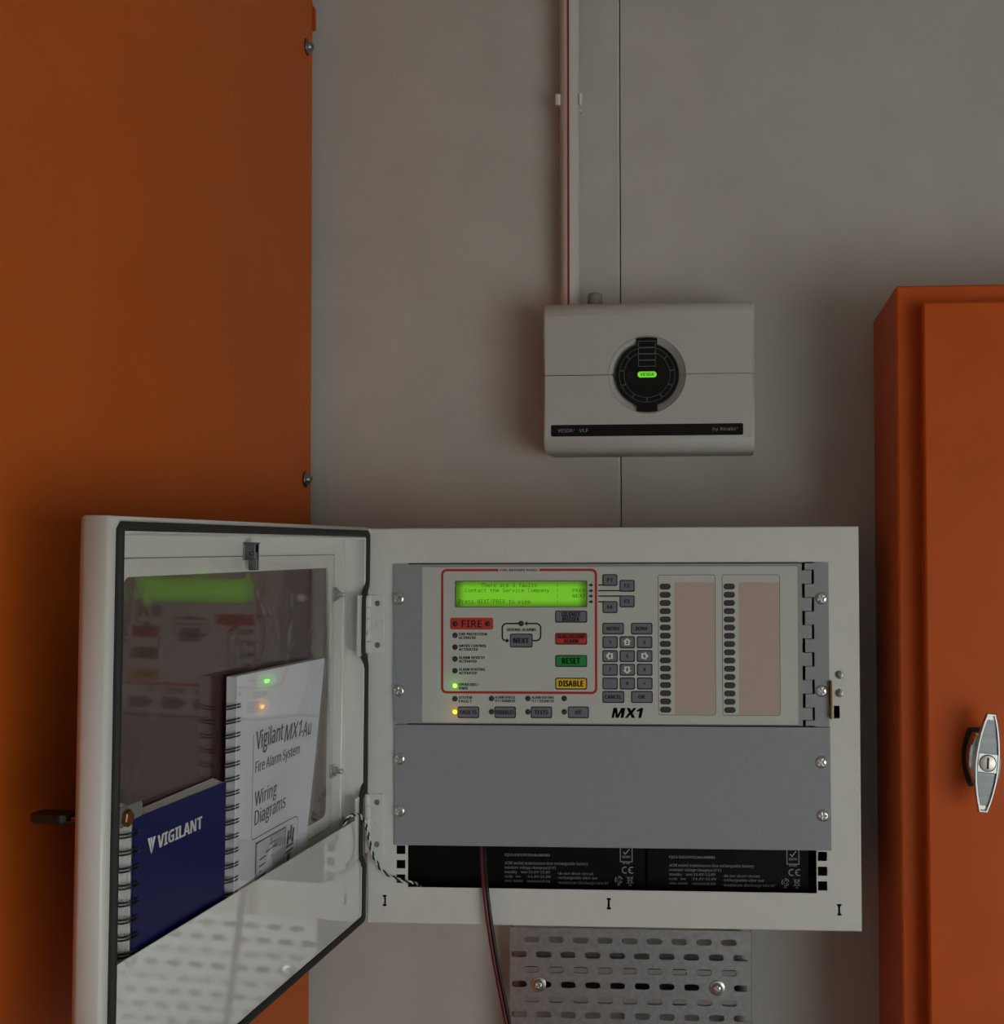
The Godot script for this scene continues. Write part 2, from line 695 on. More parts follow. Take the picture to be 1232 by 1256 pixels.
func build_room() -> void:
	var w := struct("wall_back", "warm grey painted wall of butted sheets behind the cabinets")
	for k in 2:
		var st := stool()
		if k == 0:
			var p := PackedVector2Array([Vector2(X0, -0.05), Vector2(0.2673, -0.05), Vector2(0.2673, 0.0 - 0.0022), Vector2(0.2645, 0.0), Vector2(X0, 0.0)])
			extrude_y(st, p, 0.0, YC)
		else:
			var p := PackedVector2Array([Vector2(0.2687, -0.05), Vector2(X1, -0.05), Vector2(X1, 0.0), Vector2(0.2690, 0.0), Vector2(0.2687, -0.0004)])
			extrude_y(st, p, 0.0, YC)
		obj("wall_panel", done(st, M.wall_paint), w)
	var sj := stool()
	box(sj, 0.2600, 0.0, -0.060, 0.2760, YC, -0.0115)
	obj("joint_backing", done(sj, M.gasket_black), w)
	struct_box("floor", "grey painted concrete floor of the room", M.floor_paint, Vector3(X0 - 0.1, -0.1, -0.1), Vector3(X1 + 0.1, 0.0, Z1 + 0.1))
	struct_box("ceiling", "white painted ceiling of the room", M.ceiling_paint, Vector3(X0 - 0.1, YC, -0.1), Vector3(X1 + 0.1, YC + 0.1, Z1 + 0.1))
	struct_box("wall_left", "grey painted wall beside the tall orange cabinet", M.wall_paint, Vector3(X0 - 0.1, 0, -0.1), Vector3(X0, YC, Z1 + 0.1))
	# a wide opening to daylight wraps the corner behind the viewer
	for k in 2:
		var r := struct(["wall_front", "wall_right"][k], ["grey painted wall facing the alarm cabinet, open to daylight at its end", "grey painted wall beyond the orange wall cabinet, open to daylight at its end"][k])
		var quads := [[X0, OX0, 0.0, YC], [OX0, X1 + 0.1, OY1, YC]] if k == 0 else [[-0.1, OZ0, 0.0, YC], [OZ0, Z1, OY1, YC]]
		for q in quads:
			var st := stool()
			if k == 0:
				box(st, q[0], q[2], Z1, q[1], q[3], Z1 + 0.1)
			else:
				box(st, X1, q[2], q[0], X1 + 0.1, q[3], q[1])
			obj("wall_panel", done(st, M.wall_paint), r)


func extrude_y(st: SurfaceTool, p: PackedVector2Array, y0: float, y1: float) -> void:   # p in (x, z), counter-clockwise seen with z up
	var n := p.size()
	for i in n:
		var a := p[i]
		var b := p[(i + 1) % n]
		quad(st, Vector3(a.x, y1, a.y), Vector3(b.x, y1, b.y), Vector3(b.x, y0, b.y), Vector3(a.x, y0, a.y))
	var idx := Geometry2D.triangulate_polygon(p)
	for i in range(0, idx.size(), 3):
		for y in [y0, y1]:
			tri(st, Vector3(p[idx[i]].x, y, p[idx[i]].y), Vector3(p[idx[i + 1]].x, y, p[idx[i + 1]].y), Vector3(p[idx[i + 2]].x, y, p[idx[i + 2]].y))


# ---------------------------------------------------------------- orange cabinets
func build_left_cabinet() -> void:
	var t := thing("electrical_cabinet", "tall orange metal cabinet whose plain side fills the left, screwed along its back edge", "cabinet", Vector3(-0.1347, 0, 0.022))
	var st := stool()
	box(st, -0.80, 0.0, 0.0, -0.0016, 2.52, 0.985, 0.002)
	obj("body", done(st, M.orange_paint_side), t)
	st = stool()
	box(st, -0.0016, 0.05, -0.004, 0.0, 2.50, 0.98, 0.0006)
	obj("side_panel", done(st, M.orange_paint_side), t)
	for y in [1.0663, 0.5068]:
		var o := obj("screw", side_screw(), t, Vector3(0.0, OY + y, 0.018))
		o.rotation.y = PI / 2
	st = stool()
	slab(st, PackedVector2Array([Vector2(-30, -16), Vector2(2.2, -16), Vector2(3.3, -14), Vector2(3.3, 12), Vector2(0.4, 17), Vector2(-30, 17)]), -1.5, 1.5, 0.3)
	var lug := obj("mounting_lug", done(st, M.orange_lug), t, Vector3(0.0, OY + 1.1135, -0.006))
	lug.scale = Vector3(K, K, K)


func side_screw() -> ArrayMesh:
	if screw_meshes.has("side"):
		return screw_meshes.side
	var st := stool(true)
	lathe(st, [[0.0104, 0.0], [0.0104, 0.0016], [0.0, 0.0018]], 28)
	var m := done(st, M.gasket_black)
	st = stool(true)
	lathe(st, [[0.0098, 0.0016], [0.0100, 0.0024], [0.0088, 0.0032], [0.0062, 0.0036], [0.0056, 0.0062], [0.0046, 0.0078], [0.0030, 0.0086], [0.0026, 0.0080], [0.0, 0.0074]], 28)
	screw_meshes.side = done(st, M.zinc_dull, m)
	return screw_meshes.side


func build_right_cabinet() -> void:
	var x0 := 0.5916
	var t := thing("electrical_cabinet", "orange wall cabinet at the right with a raised door and chrome T handle", "cabinet", Vector3(x0, OY - 0.42, 0.0))
	var top := 0.42 + 0.7064
	var st := stool()
	box(st, 0.0, 0.0, 0.0, 0.62, top, 0.2122, 0.0022)
	obj("body", done(st, M.orange_paint), t)
	st = stool()
	box(st, 0.0249, 0.024, 0.2130, 0.595, top - 0.0240, 0.2400, 0.0022)
	var door := obj("door", done(st, M.orange_paint), t)
	st = stool()
	box(st, 0.0300, 0.029, 0.2122, 0.590, top - 0.029, 0.2182, 0.0)
	obj("door_seal", done(st, M.gasket_black), door)
	# two tiny rivets on the frame beside the door
	for y in [top - 0.128, top - 0.158]:
		st = stool(true)
		lathe(st, [[0.0011, 0.0], [0.0009, 0.0004], [0.0, 0.0006]], 10)
		obj("rivet", done(st, M.orange_lug), t, Vector3(0.0165, y, 0.2121))
	var h := Node3D.new()
	h.name = "handle"
	h.position = Vector3(0.0805, 0.42 + 0.1930, 0.2400)
	t.add_child(h)
	# rubber seal, chrome neck, boat shaped grip with two inlays and the lock
	st = stool()
	slab(st, boat(0.0195, 0.0120, 0.0315, 0.0), 0.0, 0.0022, 0.0005)
	obj("rubber_seal", done(st, M.gasket_black), h)
	st = stool()
	slab(st, boat(0.0172, 0.0100, 0.0290, 0.0), 0.0018, 0.0300, 0.0015)
	obj("neck", done(st, M.chrome), h)
	var g := stool()
	var o := boat(0.0128, 0.0046, 0.0515, 0.006)
	wallstrip(g, inset(o, 0.003), 0.0280, o, 0.0330)
	face(g, inset(o, 0.003), 0.0280, false)
	wallstrip(g, o, 0.0330, o, 0.0390)
	var rim := inset(o, 0.0009)
	wallstrip(g, o, 0.0390, rim, 0.0400)
	var lip := inset(o, 0.0022)
	wallstrip(g, rim, 0.0400, lip, 0.0400)
	wallstrip(g, lip, 0.0400, inset(o, 0.0028), 0.0365)
	face(g, inset(o, 0.0028), 0.0365)
	var grip := obj("grip", done(g, M.zinc), h)
	grip.rotation.z = deg_to_rad(-5.5)
	for s in [-1.0, 1.0]:
		st = stool()
		var p := PackedVector2Array([Vector2(-0.0092, 0.0105), Vector2(0.0092, 0.0105), Vector2(0.0082, 0.021), Vector2(0.0058, 0.034), Vector2(0.0030, 0.0445), Vector2(-0.0030, 0.0445), Vector2(-0.0058, 0.034), Vector2(-0.0082, 0.021)])
		if s < 0:
			for i in p.size():
				p[i] = -p[i]
		slab(st, p, 0.0360, 0.0371, 0.0002)
		obj("inlay", done(st, M.brushed), h).rotation.z = deg_to_rad(-5.5)
	st = stool()
	slab(st, rr(0, 0, 0.0200, 0.0200, 0.0008), 0.036, 0.0402, 0.0005)
	obj("lock_block", done(st, M.zinc), h).rotation.z = deg_to_rad(-5.5)
	st = stool(true)
	lathe(st, [[0.0086, 0.0395], [0.0086, 0.0406], [0.0080, 0.0409], [0.0, 0.0409]], 32)
	var cyl := done(st, M.brushed_plain)
	st = stool()
	stroke(st, circle(0, 0, 0.0084, 32), 0.0009, 0.0409, true)
	box(st, -0.0011, -0.0058, 0.0405, 0.0011, 0.0058, 0.0412)
	done(st, M.ink_black, cyl)
	obj("lock_cylinder", cyl, h).rotation.z = deg_to_rad(-3)


func boat(wm: float, we: float, h: float, flat: float) -> PackedVector2Array:   # half widths at the middle and the ends, half height
	var p := PackedVector2Array()
	for i in 11:
		var y := -h + 2 * h * i / 10.0
		p.append(Vector2(lerpf(we, wm, pow(maxf(0.0, cos(y / h * PI / 2)), 0.85)), y))
	for i in 11:
		var y := h - 2 * h * i / 10.0
		p.append(Vector2(-lerpf(we, wm, pow(maxf(0.0, cos(y / h * PI / 2)), 0.85)), y))
	return p


# ---------------------------------------------------------------- alarm cabinet
func build_alarm_cabinet() -> void:
	var t := thing("alarm_cabinet", "white wall-hung fire alarm cabinet with its windowed door swung wide open", "alarm cabinet", Vector3(0, OY, 0))
	var W := 0.5476
	var H := 0.4402
	var st := stool()
	box(st, 0.0, 0.0, 0.0, W, H, 0.0015)
	box(st, 0.0, 0.0, 0.0, 0.0015, H, ZC - 0.0016)
	box(st, W - 0.0015, 0.0, 0.0, W, H, ZC - 0.0016)
	box(st, 0.0, 0.0, 0.0, W, 0.0015, ZC - 0.0016)
	box(st, 0.0, H - 0.0015, 0.0, W, H, ZC - 0.0016)
	obj("box", done(st, M.white_enamel), t)
	# the front frame with its cut-outs
	var holes := [[Rect2(0.0464, 0.0405, 0.4528, 0.3608), null]]
	for y in [0.0816, 0.0656, 0.0496]:
		holes.append([Rect2(0.0335, y - 0.0048, 0.0101, 0.0096), null])
		holes.append([Rect2(0.5005, y - 0.0052 - 0.0008, 0.0101, 0.0100), null])
	holes.append([Rect2(0.5192, 0.2306, 0.0064, 0.0138), null])
	for p in [Vector2(0.0201, 0.0251), Vector2(0.2715, 0.0257), Vector2(0.5234, 0.0232)]:
		holes.append([Rect2(p.x - 0.0023, p.y + 0.0039, 0.0046, 0.0024), null])
		holes.append([Rect2(p.x - 0.0023 + (0.0010 if p.x > 0.2 else 0.0016), p.y - 0.0039, 0.0023, 0.0078), null])
		holes.append([Rect2(p.x - 0.0023, p.y - 0.0063, 0.0046, 0.0024), null])
	st = stool()
	plate(st, Rect2(0.0012, 0.0012, W - 0.0024, H - 0.0024), ZC - 0.0016, ZC, holes)
	var e := PackedVector2Array([Vector2(0, 0), Vector2(W, 0), Vector2(W, H), Vector2(0, H)])
	wallstrip(st, e, ZC - 0.0016, e, ZC - 0.0010)
	wallstrip(st, e, ZC - 0.0010, inset(e, 0.0012), ZC)
	obj("front_frame", done(st, M.white_enamel), t)
	st = stool()
	box(st, 0.0020, 0.0020, 0.1200, 0.1255, 0.1650, 0.1960, 0.002)
	obj("black_cover", done(st, M.battery_black), t)
	# rivet screws and the bronze keep at the right
	for y in [0.2781, 0.2581]:
		screw(t, 0.5254, y, ZC, 0.0027, 0.0014, M.zinc_dull, 0.3, 0.0044)
	st = stool()
	box(st, 0.5148, 0.2306, ZC - 0.02, 0.5168, 0.2722, ZC + 0.0105, 0.0004)
	obj("latch_keep", done(st, M.brass), t)
	# hinges: a leaf on the frame, five knuckles, and a leaf on the door
	for y in [0.3330, 0.1112]:
		var h := Node3D.new()
		h.name = numbered("hinge", t)
		h.position = Vector3(0, y, 0)
		t.add_child(h, true)
		st = stool()
		slab(st, rr(0.0108, 0, 0.0164, 0.0652, 0.0006, 2), ZC, ZC + 0.0018, 0.0004)
		obj("leaf", done(st, M.white_enamel), h)
		for s in [-1.0, 1.0]:
			screw(h, 0.0119, s * 0.0233, ZC + 0.0018, 0.0032, 0.0009, M.zinc_dull, 0.4 * s)
		st = stool(true)
		lathe(st, [[0.0030, 0.0], [0.0028, 0.0006], [0.0022, 0.0008], [0.0, 0.0005]], 16)
		obj("rivet", done(st, M.white_enamel), h, Vector3(0.0119, 0.0, ZC + 0.0017))
		for k in 5:
			st = stool(true)
			lathe(st, [[0.0, -0.0063], [0.0028, -0.0063], [0.0031, -0.0060], [0.0031, 0.0060], [0.0028, 0.0063], [0.0, 0.0063]], 14, Transform3D(Basis(Vector3.RIGHT, -PI / 2), Vector3(0.0014, (k - 2) * 0.0130, ZC + 0.0022)))
			obj("knuckle", done(st, M.white_enamel), h)
	build_door(t)


var door_node: Node3D
var door_xf: Transform3D


func build_door(t: Node3D) -> void:
	# door axes: x towards the hinge, y up, z the door's inner face (towards the right in the room)
	var n := Vector3(0.99870004, -0.01041384, 0.04989766).normalized()
	var s := Vector3(-0.04990036, 0, 0.9987542).normalized()
	door_xf = Transform3D(Basis(-s, n.cross(-s), n), Vector3(-0.00228819, 0.00002386, 0.20067))
	var d := Node3D.new()
	d.name = "door"
	d.transform = door_xf
	t.add_child(d)
	door_node = d
	# s is measured from the hinge; x = -s
	var s0 := 0.0195
	var s1 := 0.5605
	var y0 := -0.0010
	var y1 := 0.4418
	# the folded shell, swept round the door: [inset from the outer edge, depth]
	var st := stool()
	var prof := [[0.0135, -0.0200], [0.0135, -0.0005], [0.0120, 0.0008], [0.0108, 0.0], [0.0045, -0.0006], [0.0022, -0.0008], [0.0007, -0.0018], [0.0, -0.0040], [0.0, -0.0185], [0.0009, -0.0215], [0.0030, -0.0240], [0.0060, -0.0250], [0.0200, -0.0250], [0.0200, -0.0232]]
	for k in prof.size() - 1:
		var a: Array = prof[k]
		var b: Array = prof[k + 1]
		var pa := PackedVector2Array([Vector2(-s1 + a[0], y0 + a[0]), Vector2(-s0 - a[0], y0 + a[0]), Vector2(-s0 - a[0], y1 - a[0]), Vector2(-s1 + a[0], y1 - a[0])])
		var pb := PackedVector2Array([Vector2(-s1 + b[0], y0 + b[0]), Vector2(-s0 - b[0], y0 + b[0]), Vector2(-s0 - b[0], y1 - b[0]), Vector2(-s1 + b[0], y1 - b[0])])
		st.set_smooth_group(1 + k if k < 4 or k > 10 else 9)
		wallstrip(st, pb, b[1], pa, a[1])
	obj("shell", done(st, M.door_enamel), d)
	st = stool()
	plate(st, Rect2(-s1 + 0.004, y0 + 0.004, s1 - s0 - 0.008, y1 - y0 - 0.008), -0.0245, -0.0195, [[Rect2(-0.520, 0.120, 0.440, 0.290), rr(-0.2995, 0.2648, 0.4180, 0.2646, 0.009)]])
	obj("skin", done(st, M.door_enamel), d)
	# smoked window sheet with a clear margin
	st = stool()
	slab(st, rr(-0.2995, 0.2648, 0.4182, 0.2648, 0.009), -0.0224, -0.0196, 0.0)
	obj("window_pane", done(st, M.smoked_pane), d)
	st = stool()
	slab(st, rr(-0.2995, 0.2650, 0.4430, 0.2920, 0.002, 2), -0.0193, -0.0183, 0.0003)
	obj("clear_sheet", done(st, M.clear_film), d)
	st = stool()
	stroke(st, rr(-0.2995, 0.2650, 0.4432, 0.2922, 0.002, 2), 0.0006, -0.0184, true, 0.0002)
	obj("sheet_edge", done(st, M.outline_grey), d)
	# rubber gasket: a loop with a kink where it rides over each hinge
	var path := PackedVector3Array()
	var gx0 := -0.5500
	var gx1 := -0.0280
	var gy0 := 0.0064
	var gy1 := 0.4346
	for i in 3:
		path.append(Vector3(gx0, lerpf(gy1 - 0.002, gy0 + 0.002, i / 2.0), 0.0012))
	for i in 3:
		path.append(Vector3(lerpf(gx0 + 0.002, gx1 - 0.002, i / 2.0), gy0, 0.0012))
	for i in 61:
		var y := lerpf(gy0 + 0.002, gy1 - 0.002, i / 60.0)
		var k := 0.0
		for c in [0.3330, 0.1112]:
			k = maxf(k, smoothstep(0.046, 0.029, absf(y - c)))
		path.append(Vector3(gx1 - 0.0135 * k, y, 0.0012 + 0.0006 * k))
	for i in 3:
		path.append(Vector3(lerpf(gx1 - 0.002, gx0 + 0.002, i / 2.0), gy1, 0.0012))
	st = stool()
	tube(st, path, 0.0037, 8, true, 0.8, Vector3(0, 0, 1))
	obj("gasket", done(st, M.gasket_black), d)
	for y in [0.3330, 0.1112]:
		st = stool()
		box(st, -0.0530, y - 0.0340, -0.0010, -0.0380, y + 0.0330, 0.0012, 0.0003)
		obj("hinge_leaf", done(st, M.white_enamel), d)
	st = stool(true)
	tube(st, PackedVector3Array([Vector3(-0.0478, 0.0140, -0.0190), Vector3(-0.0478, 0.2200, -0.0190), Vector3(-0.0478, 0.4270, -0.0190)]), 0.0014, 10)
	obj("fold_bead", done(st, M.pocket_gloss), d)
	# document pocket across the bottom
	st = stool()
	var pp := PackedVector2Array([Vector2(-0.5455, 0.0105), Vector2(-0.0345, 0.0105), Vector2(-0.0345, 0.1208), Vector2(-0.5455, 0.1252)])
	slab(st, pp, -0.0004, 0.0006, 0.0002)
	box(st, -0.0352, 0.0105, -0.0190, -0.0342, 0.1206, 0.0)
	box(st, -0.5455, 0.0100, -0.0190, -0.0345, 0.0110, 0.0)
	obj("document_pocket", done(st, M.pocket_gloss), d)
	# stay catch at the top, two clamp bolts by the window
	st = stool()
	box(st, -0.3045, 0.4075, -0.0195, -0.2955, 0.4235, -0.0182, 0.0003)
	box(st, -0.3045, 0.4222, -0.0195, -0.2955, 0.4236, -0.0070, 0.0003)
	box(st, -0.3045, 0.4085, -0.0182, -0.3033, 0.4225, -0.0078, 0.0003)
	box(st, -0.2967, 0.4085, -0.0182, -0.2955, 0.4225, -0.0078, 0.0003)
	box(st, -0.3022, 0.3985, -0.0150, -0.2978, 0.4150, -0.0120, 0.0004)
	box(st, -0.3026, 0.3985, -0.0136, -0.3016, 0.4150, -0.0070, 0.0003)
	box(st, -0.2984, 0.3985, -0.0136, -0.2974, 0.4150, -0.0070, 0.0003)
	st.set_smooth_group(0)
	lathe(st, [[0.0, -0.0055], [0.0016, -0.0055], [0.0016, 0.0055], [0.0, 0.0055]], 10, Transform3D(Basis(Vector3.UP, PI / 2), Vector3(-0.3000, 0.4140, -0.0115)))
	obj("catch", done(st, M.steel_dark), d)
	for y in [0.3680, 0.1776]:
		st = stool()
		slab(st, rr(-0.0740, y, 0.0150, 0.0150, 0.006), -0.0183, -0.0171, 0.0003)
		slab(st, circle(-0.0740, y, 0.0052, 6), -0.0171, -0.0135, 0.0005)
		st.set_smooth_group(0)
		lathe(st, [[0.0027, -0.0135], [0.0027, -0.0085], [0.0015, -0.0072], [0.0, -0.0070]], 14, Transform3D(Basis(), Vector3(-0.0740, y, 0)))
		obj("clamp_bolt", done(st, M.zinc), d)
	# lock at the free edge: barrel, nut and the cam tongue
	var lk := Node3D.new()
	lk.name = "lock"
	lk.position = Vector3(-0.5330, 0.2275, 0)
	d.add_child(lk)
	st = stool(true)
	lathe(st, [[0.0090, -0.0195], [0.0090, -0.0030], [0.0, -0.0030]], 20)
	obj("barrel", done(st, M.zinc), lk)
	st = stool()
	slab(st, rr(0.0075, 0.0010, 0.0330, 0.0115, 0.0025), -0.0030, -0.0005, 0.0005)
	obj("cam", done(st, M.cam_grey), lk)
	st = stool()
	slab(st, circle(0, -0.0014, 0.0062, 6, 0.3, 0.3 + TAU), -0.0005, 0.0036, 0.0008)
	obj("nut", done(st, M.copper), lk)
	# the key in the lock, on the outside of the door
	var k := thing("key", "black-headed key standing in the cabinet door's lock against the orange side", "key")
	k.transform = Transform3D(Basis(), Vector3(0, OY, 0)) * door_xf * Transform3D(Basis(Vector3(0, 0, -1), Vector3(1, 0, 0), Vector3(0, -1, 0)), Vector3(-0.5330, 0.2250, -0.0250))
	st = stool()
	slab(st, PackedVector2Array([Vector2(-0.002, -0.0035), Vector2(0.020, -0.0035), Vector2(0.020, 0.0035), Vector2(-0.002, 0.0035)]), -0.0009, 0.0009, 0.0002)
	obj("blade", done(st, M.brass), k)
	st = stool()
	slab(st, rr(0.0300, 0, 0.0300, 0.0200, 0.007), -0.0033, 0.0033, 0.0014)
	obj("head", done(st, M.black_plastic), k)


# ---------------------------------------------------------------- control panel
func build_control_panel() -> void:
	# u, v in millimetres from the panel's top left corner
	var t := thing("control_panel", "rack-mounted alarm control panel with lit green display, keypad and status lamps", "control panel", Vector3(RX, OY + RY, ZC))
	build_panel_parts(t)


func mm(r: Array) -> PackedVector2Array:   # [u0, v0, u1, v1] to corners in metres, counter-clockwise
	return PackedVector2Array([Vector2(r[0], -r[3]) * K, Vector2(r[2], -r[3]) * K, Vector2(r[2], -r[1]) * K, Vector2(r[0], -r[1]) * K])


func rrm(u0: float, v0: float, u1: float, v1: float, r: float, n := 4) -> PackedVector2Array:
	return rr((u0 + u1) / 2 * K, -(v0 + v1) / 2 * K, (u1 - u0) * K, (v1 - v0) * K, r * K, n)


func build_panel_parts(t: Node3D) -> void:
	var zp := 0.0040      # front of the grey plate
	var zf := 0.0046      # front of the face overlay
	var st := stool()
	# hinged plate and fixed hinge strip, interlocking like teeth
	var left := PackedVector2Array([Vector2(0, -177.2), Vector2(453.7, -177.2)])
	var right := PackedVector2Array()
	var ys := [0.0, 7.3, 22.4, 37.4, 52.4, 67.4, 82.4, 97.4, 112.4, 127.4, 142.4, 157.4, 171.0, 177.2]
	for i in range(ys.size() - 1, 0, -1):
		var inside := (i - 1) % 2 == 0
		var u := 453.7 if inside else 464.2
		left.append(Vector2(u, -ys[i] + (0.0 if i == ys.size() - 1 else 0.3 * (1 if inside else -1) * -1)))
		left.append(Vector2(u, -ys[i - 1] + (0.0 if i == 1 else 0.3 * (1 if inside else -1))))
	left.append(Vector2(0, 0))
	right.append(Vector2(482.6, -177.2))
	right.append(Vector2(482.6, 0.4))
	for i in range(1, ys.size()):
		var inside := (i - 1) % 2 == 0
		var u := 456.8 if inside else 466.8
		right.append(Vector2(u, -ys[i - 1] - (0.0 if i == 1 else (0.30001 if inside else -0.3))))
		right.append(Vector2(u, -ys[i] - (0.0 if i == ys.size() - 1 else (-0.3 if inside else 0.3))))
	for p in [left, right]:
		var q := PackedVector2Array()
		for v in p:
			if q.is_empty() or q[q.size() - 1].distance_to(v * K) > 1e-6:
				q.append(v * K)
		st = stool()
		slab(st, q, 0.0006, zp, 0.0)
		obj("mounting_plate" if p == left else "hinge_strip", done(st, M.rack_grey), t)
	st = stool()
	slab(st, mm([31.6, 3.1, 448.8, 176.0]), zp - 0.0002, zf, 0.0002)
	obj("face_plate", done(st, M.face_grey), t)
	for p in [[5.3, 38.5, 0.2], [5.5, 140.8, 0.9], [474.8, 38.5, 0.1], [474.0, 139.3, 0.5]]:
		screw(t, p[0] * K, -p[1] * K, zp, 0.0066, 0.0030, M.zinc, p[2])
	# red border with its title
	st = stool()
	var b := rrm(54.6, 6.6, 227.0, 142.4, 5.0, 6)
	var br := PackedVector2Array()
	var start := 0
	for i in b.size():
		if b[i].x < 0.1 and b[i].y > -0.01 and b[(i + b.size() - 1) % b.size()].x > 0.1:
			start = i
	br.append(Vector2(118.0, -6.6) * K)
	for i in b.size():
		br.append(b[(start + i) % b.size()])
	br.append(Vector2(164.0, -6.6) * K)
	stroke(st, br, 0.0027, zf)
	obj("red_border", done(st, M.ink_red), t)
	text(t, "FIRE BRIGADE PANEL", "black", 0.1200, -0.0079, 0.1622, -0.0054, zf, M.ink_red)
	# liquid crystal display: bezel, lit glass, four lines of dot letters
	var lcd := Node3D.new()
	lcd.name = "display"
	t.add_child(lcd)
	st = stool()
	var fr := rrm(69.3, 18.5, 217.4, 47.9, 0.4)
	wallstrip(st, fr, zf + 0.0004, inset(fr, 0.0007), zf + 0.0004)
	wallstrip(st, fr, zf, fr, zf + 0.0004)
	obj("bezel", done(st, mat("bezel_green", Color8(44, 62, 26), 0.5)), lcd)
	st = stool()
	var lc := mm([69.6, 18.8, 217.1, 47.6])
	for i in [0, 2, 1, 0, 3, 2]:
		st.set_uv([Vector2(0, 1), Vector2(1, 1), Vector2(1, 0), Vector2(0, 0)][i])
		st.add_vertex(v3(lc[i], zf + 0.0002))
	obj("screen", done(st, M.lcd_glow), lcd)
	for q in [["There are 3 faults", 98.6, 21.0, 161.0, 25.6], ["Contact the Service Company", 80.6, 27.0, 175.2, 32.4], ["Press NEXT/PREV to view", 73.4, 39.0, 153.8, 43.9], ["PREV", 201.0, 27.4, 215.4, 31.3], ["NEXT", 201.0, 33.3, 215.4, 37.2]]:
		text(lcd, q[0], "mono", q[1] * K, -q[4] * K, q[3] * K, -q[2] * K, zf + 0.0002, M.lcd_ink)
	st = stool()
	for v in [21.2, 27.4, 33.4, 39.6]:
		box(st, 0.1841, -(v + 4.2) * K, zf + 0.0002, 0.1845, -v * K, zf + 0.0003)
	obj("cursor_bar", done(st, M.lcd_ink), lcd)
	var al := AreaLight3D.new()
	al.name = "display_light"
	al.area_size = Vector2(0.147, 0.0285)
	al.light_color = Color8(116, 214, 40)
	al.light_energy = 0.0003
	al.position = Vector3(0.1433, -0.0332, zf + 0.002)
	al.rotation.y = PI
	al.shadow_enabled = true
	lcd.add_child(al)
	# FIRE plate
	st = stool()
	slab(st, rrm(63.5, 59.5, 112.2, 72.7, 2.4), zf, zf + 0.0003, 0.0001)
	var fp := obj("fire_plate", done(st, M.key_red), t)
	text(fp, "FIRE", "bold", 0.0765, -0.0702, 0.0992, -0.0622, zf + 0.0003, M.ink_black)
	# lamps
	for p in [[69.1, 66.3], [106.0, 66.3], [143.5, 66.0], [69.1, 79.3], [69.1, 92.3], [69.1, 105.4], [69.1, 118.5], [69.1, 149.6], [110.2, 149.1], [110.2, 163.8], [151.0, 148.9], [151.0, 163.6], [191.5, 148.7], [191.5, 163.4]]:
		obj("lamp", lamp_mesh(M.lamp_dark), t, Vector3(p[0] * K, -p[1] * K, zf))
	for p in [[69.1, 135.1, M.lamp_green, Color8(110, 255, 50), "lit green lamp"], [69.1, 164.1, M.lamp_amber, Color8(255, 170, 30), "lit amber lamp"]]:
		var o := obj("lamp", lamp_mesh(p[2]), t, Vector3(p[0] * K, -p[1] * K, zf))
		o.set_meta("label", p[4])
		var l := OmniLight3D.new()
		l.name = "lamp_light"
		l.light_color = p[3]
		l.light_energy = 0.00004
		l.light_size = 0.0025
		l.omni_range = 6.0
		l.omni_attenuation = 2.0
		l.shadow_enabled = true
		l.position = Vector3(0, 0, 0.0045)
		o.add_child(l)
	for q in [["FIRE PROTECTION\nACTIVATED", 73.4, 76.3, 105.0, 83.3], ["SMOKE CONTROL\nACTIVATED", 73.4, 89.3, 104.4, 96.3], ["ALARM DEVICES\nACTIVATED", 73.4, 102.4, 102.4, 109.4], ["ALARM ROUTING\nACTIVATED", 73.4, 115.4, 103.0, 122.4], ["OPERATING /\nPOWER", 73.4, 132.2, 96.0, 139.4], ["SYSTEM\nFAULT", 73.4, 146.6, 88.0, 153.8], ["SEVERAL ALARMS", 127.2, 71.2, 160.0, 74.4], ["ALARM DEVICES\nFLT / DISABLED", 114.2, 146.2, 136.6, 153.0], ["ALARM ROUTING\nFLT / DISABLED", 155.2, 146.2, 180.0, 153.0]]:
		var rows: PackedStringArray = q[0].split("\n")
		var hgt: float = (q[4] - q[2]) / (1.0 if rows.size() == 1 else 2.35)
		for i in rows.size():
			var v: float = q[2] + i * hgt * 1.35
			var wid: float = q[3] - q[1]
			if rows.size() == 2:
				var longest: int = maxi(rows[0].length(), rows[1].length())
				wid *= clampf(float(rows[i].length()) / longest, 0.0, 1.0) if rows[i].length() < longest - 1 else 1.0
			var mid: float = (q[1] + q[3]) / 2 if q[0].contains("FLT") else q[1] + wid / 2
			text(t, rows[i], "black", (mid - wid / 2) * K, -(v + hgt) * K, (mid + wid / 2) * K, -v * K, zf, M.ink_black)
	# loop of arrows round NEXT, and the four arrows to the display
	st = stool()
	var lp := PackedVector2Array([Vector2(141.0, -66.0)])
	lp.append_array(arc(127.3, -71.0, 5.0, PI / 2, PI))
	lp.append_array(arc(126.3, -80.9, 4.0, PI, PI * 1.5))
	lp.append(Vector2(129.0, -84.9))
	stroke(st, scaled(lp), 0.0017, zf)
	lp = PackedVector2Array([Vector2(155.0, -84.9)])
	lp.append_array(arc(160.3, -80.0, 4.9, -PI / 2, 0))
	lp.append_array(arc(160.3, -71.0, 5.0, 0, PI / 2))
	lp.append(Vector2(150.0, -66.0))
	stroke(st, scaled(lp), 0.0017, zf)
	for a in [[150.6, 66.0, -3.8], [126.6, 84.9, 3.8]]:
		arrow(st, a[0], a[1], a[2], 2.7, zf)
	obj("loop_arrow", done(st, M.ink_black), t)
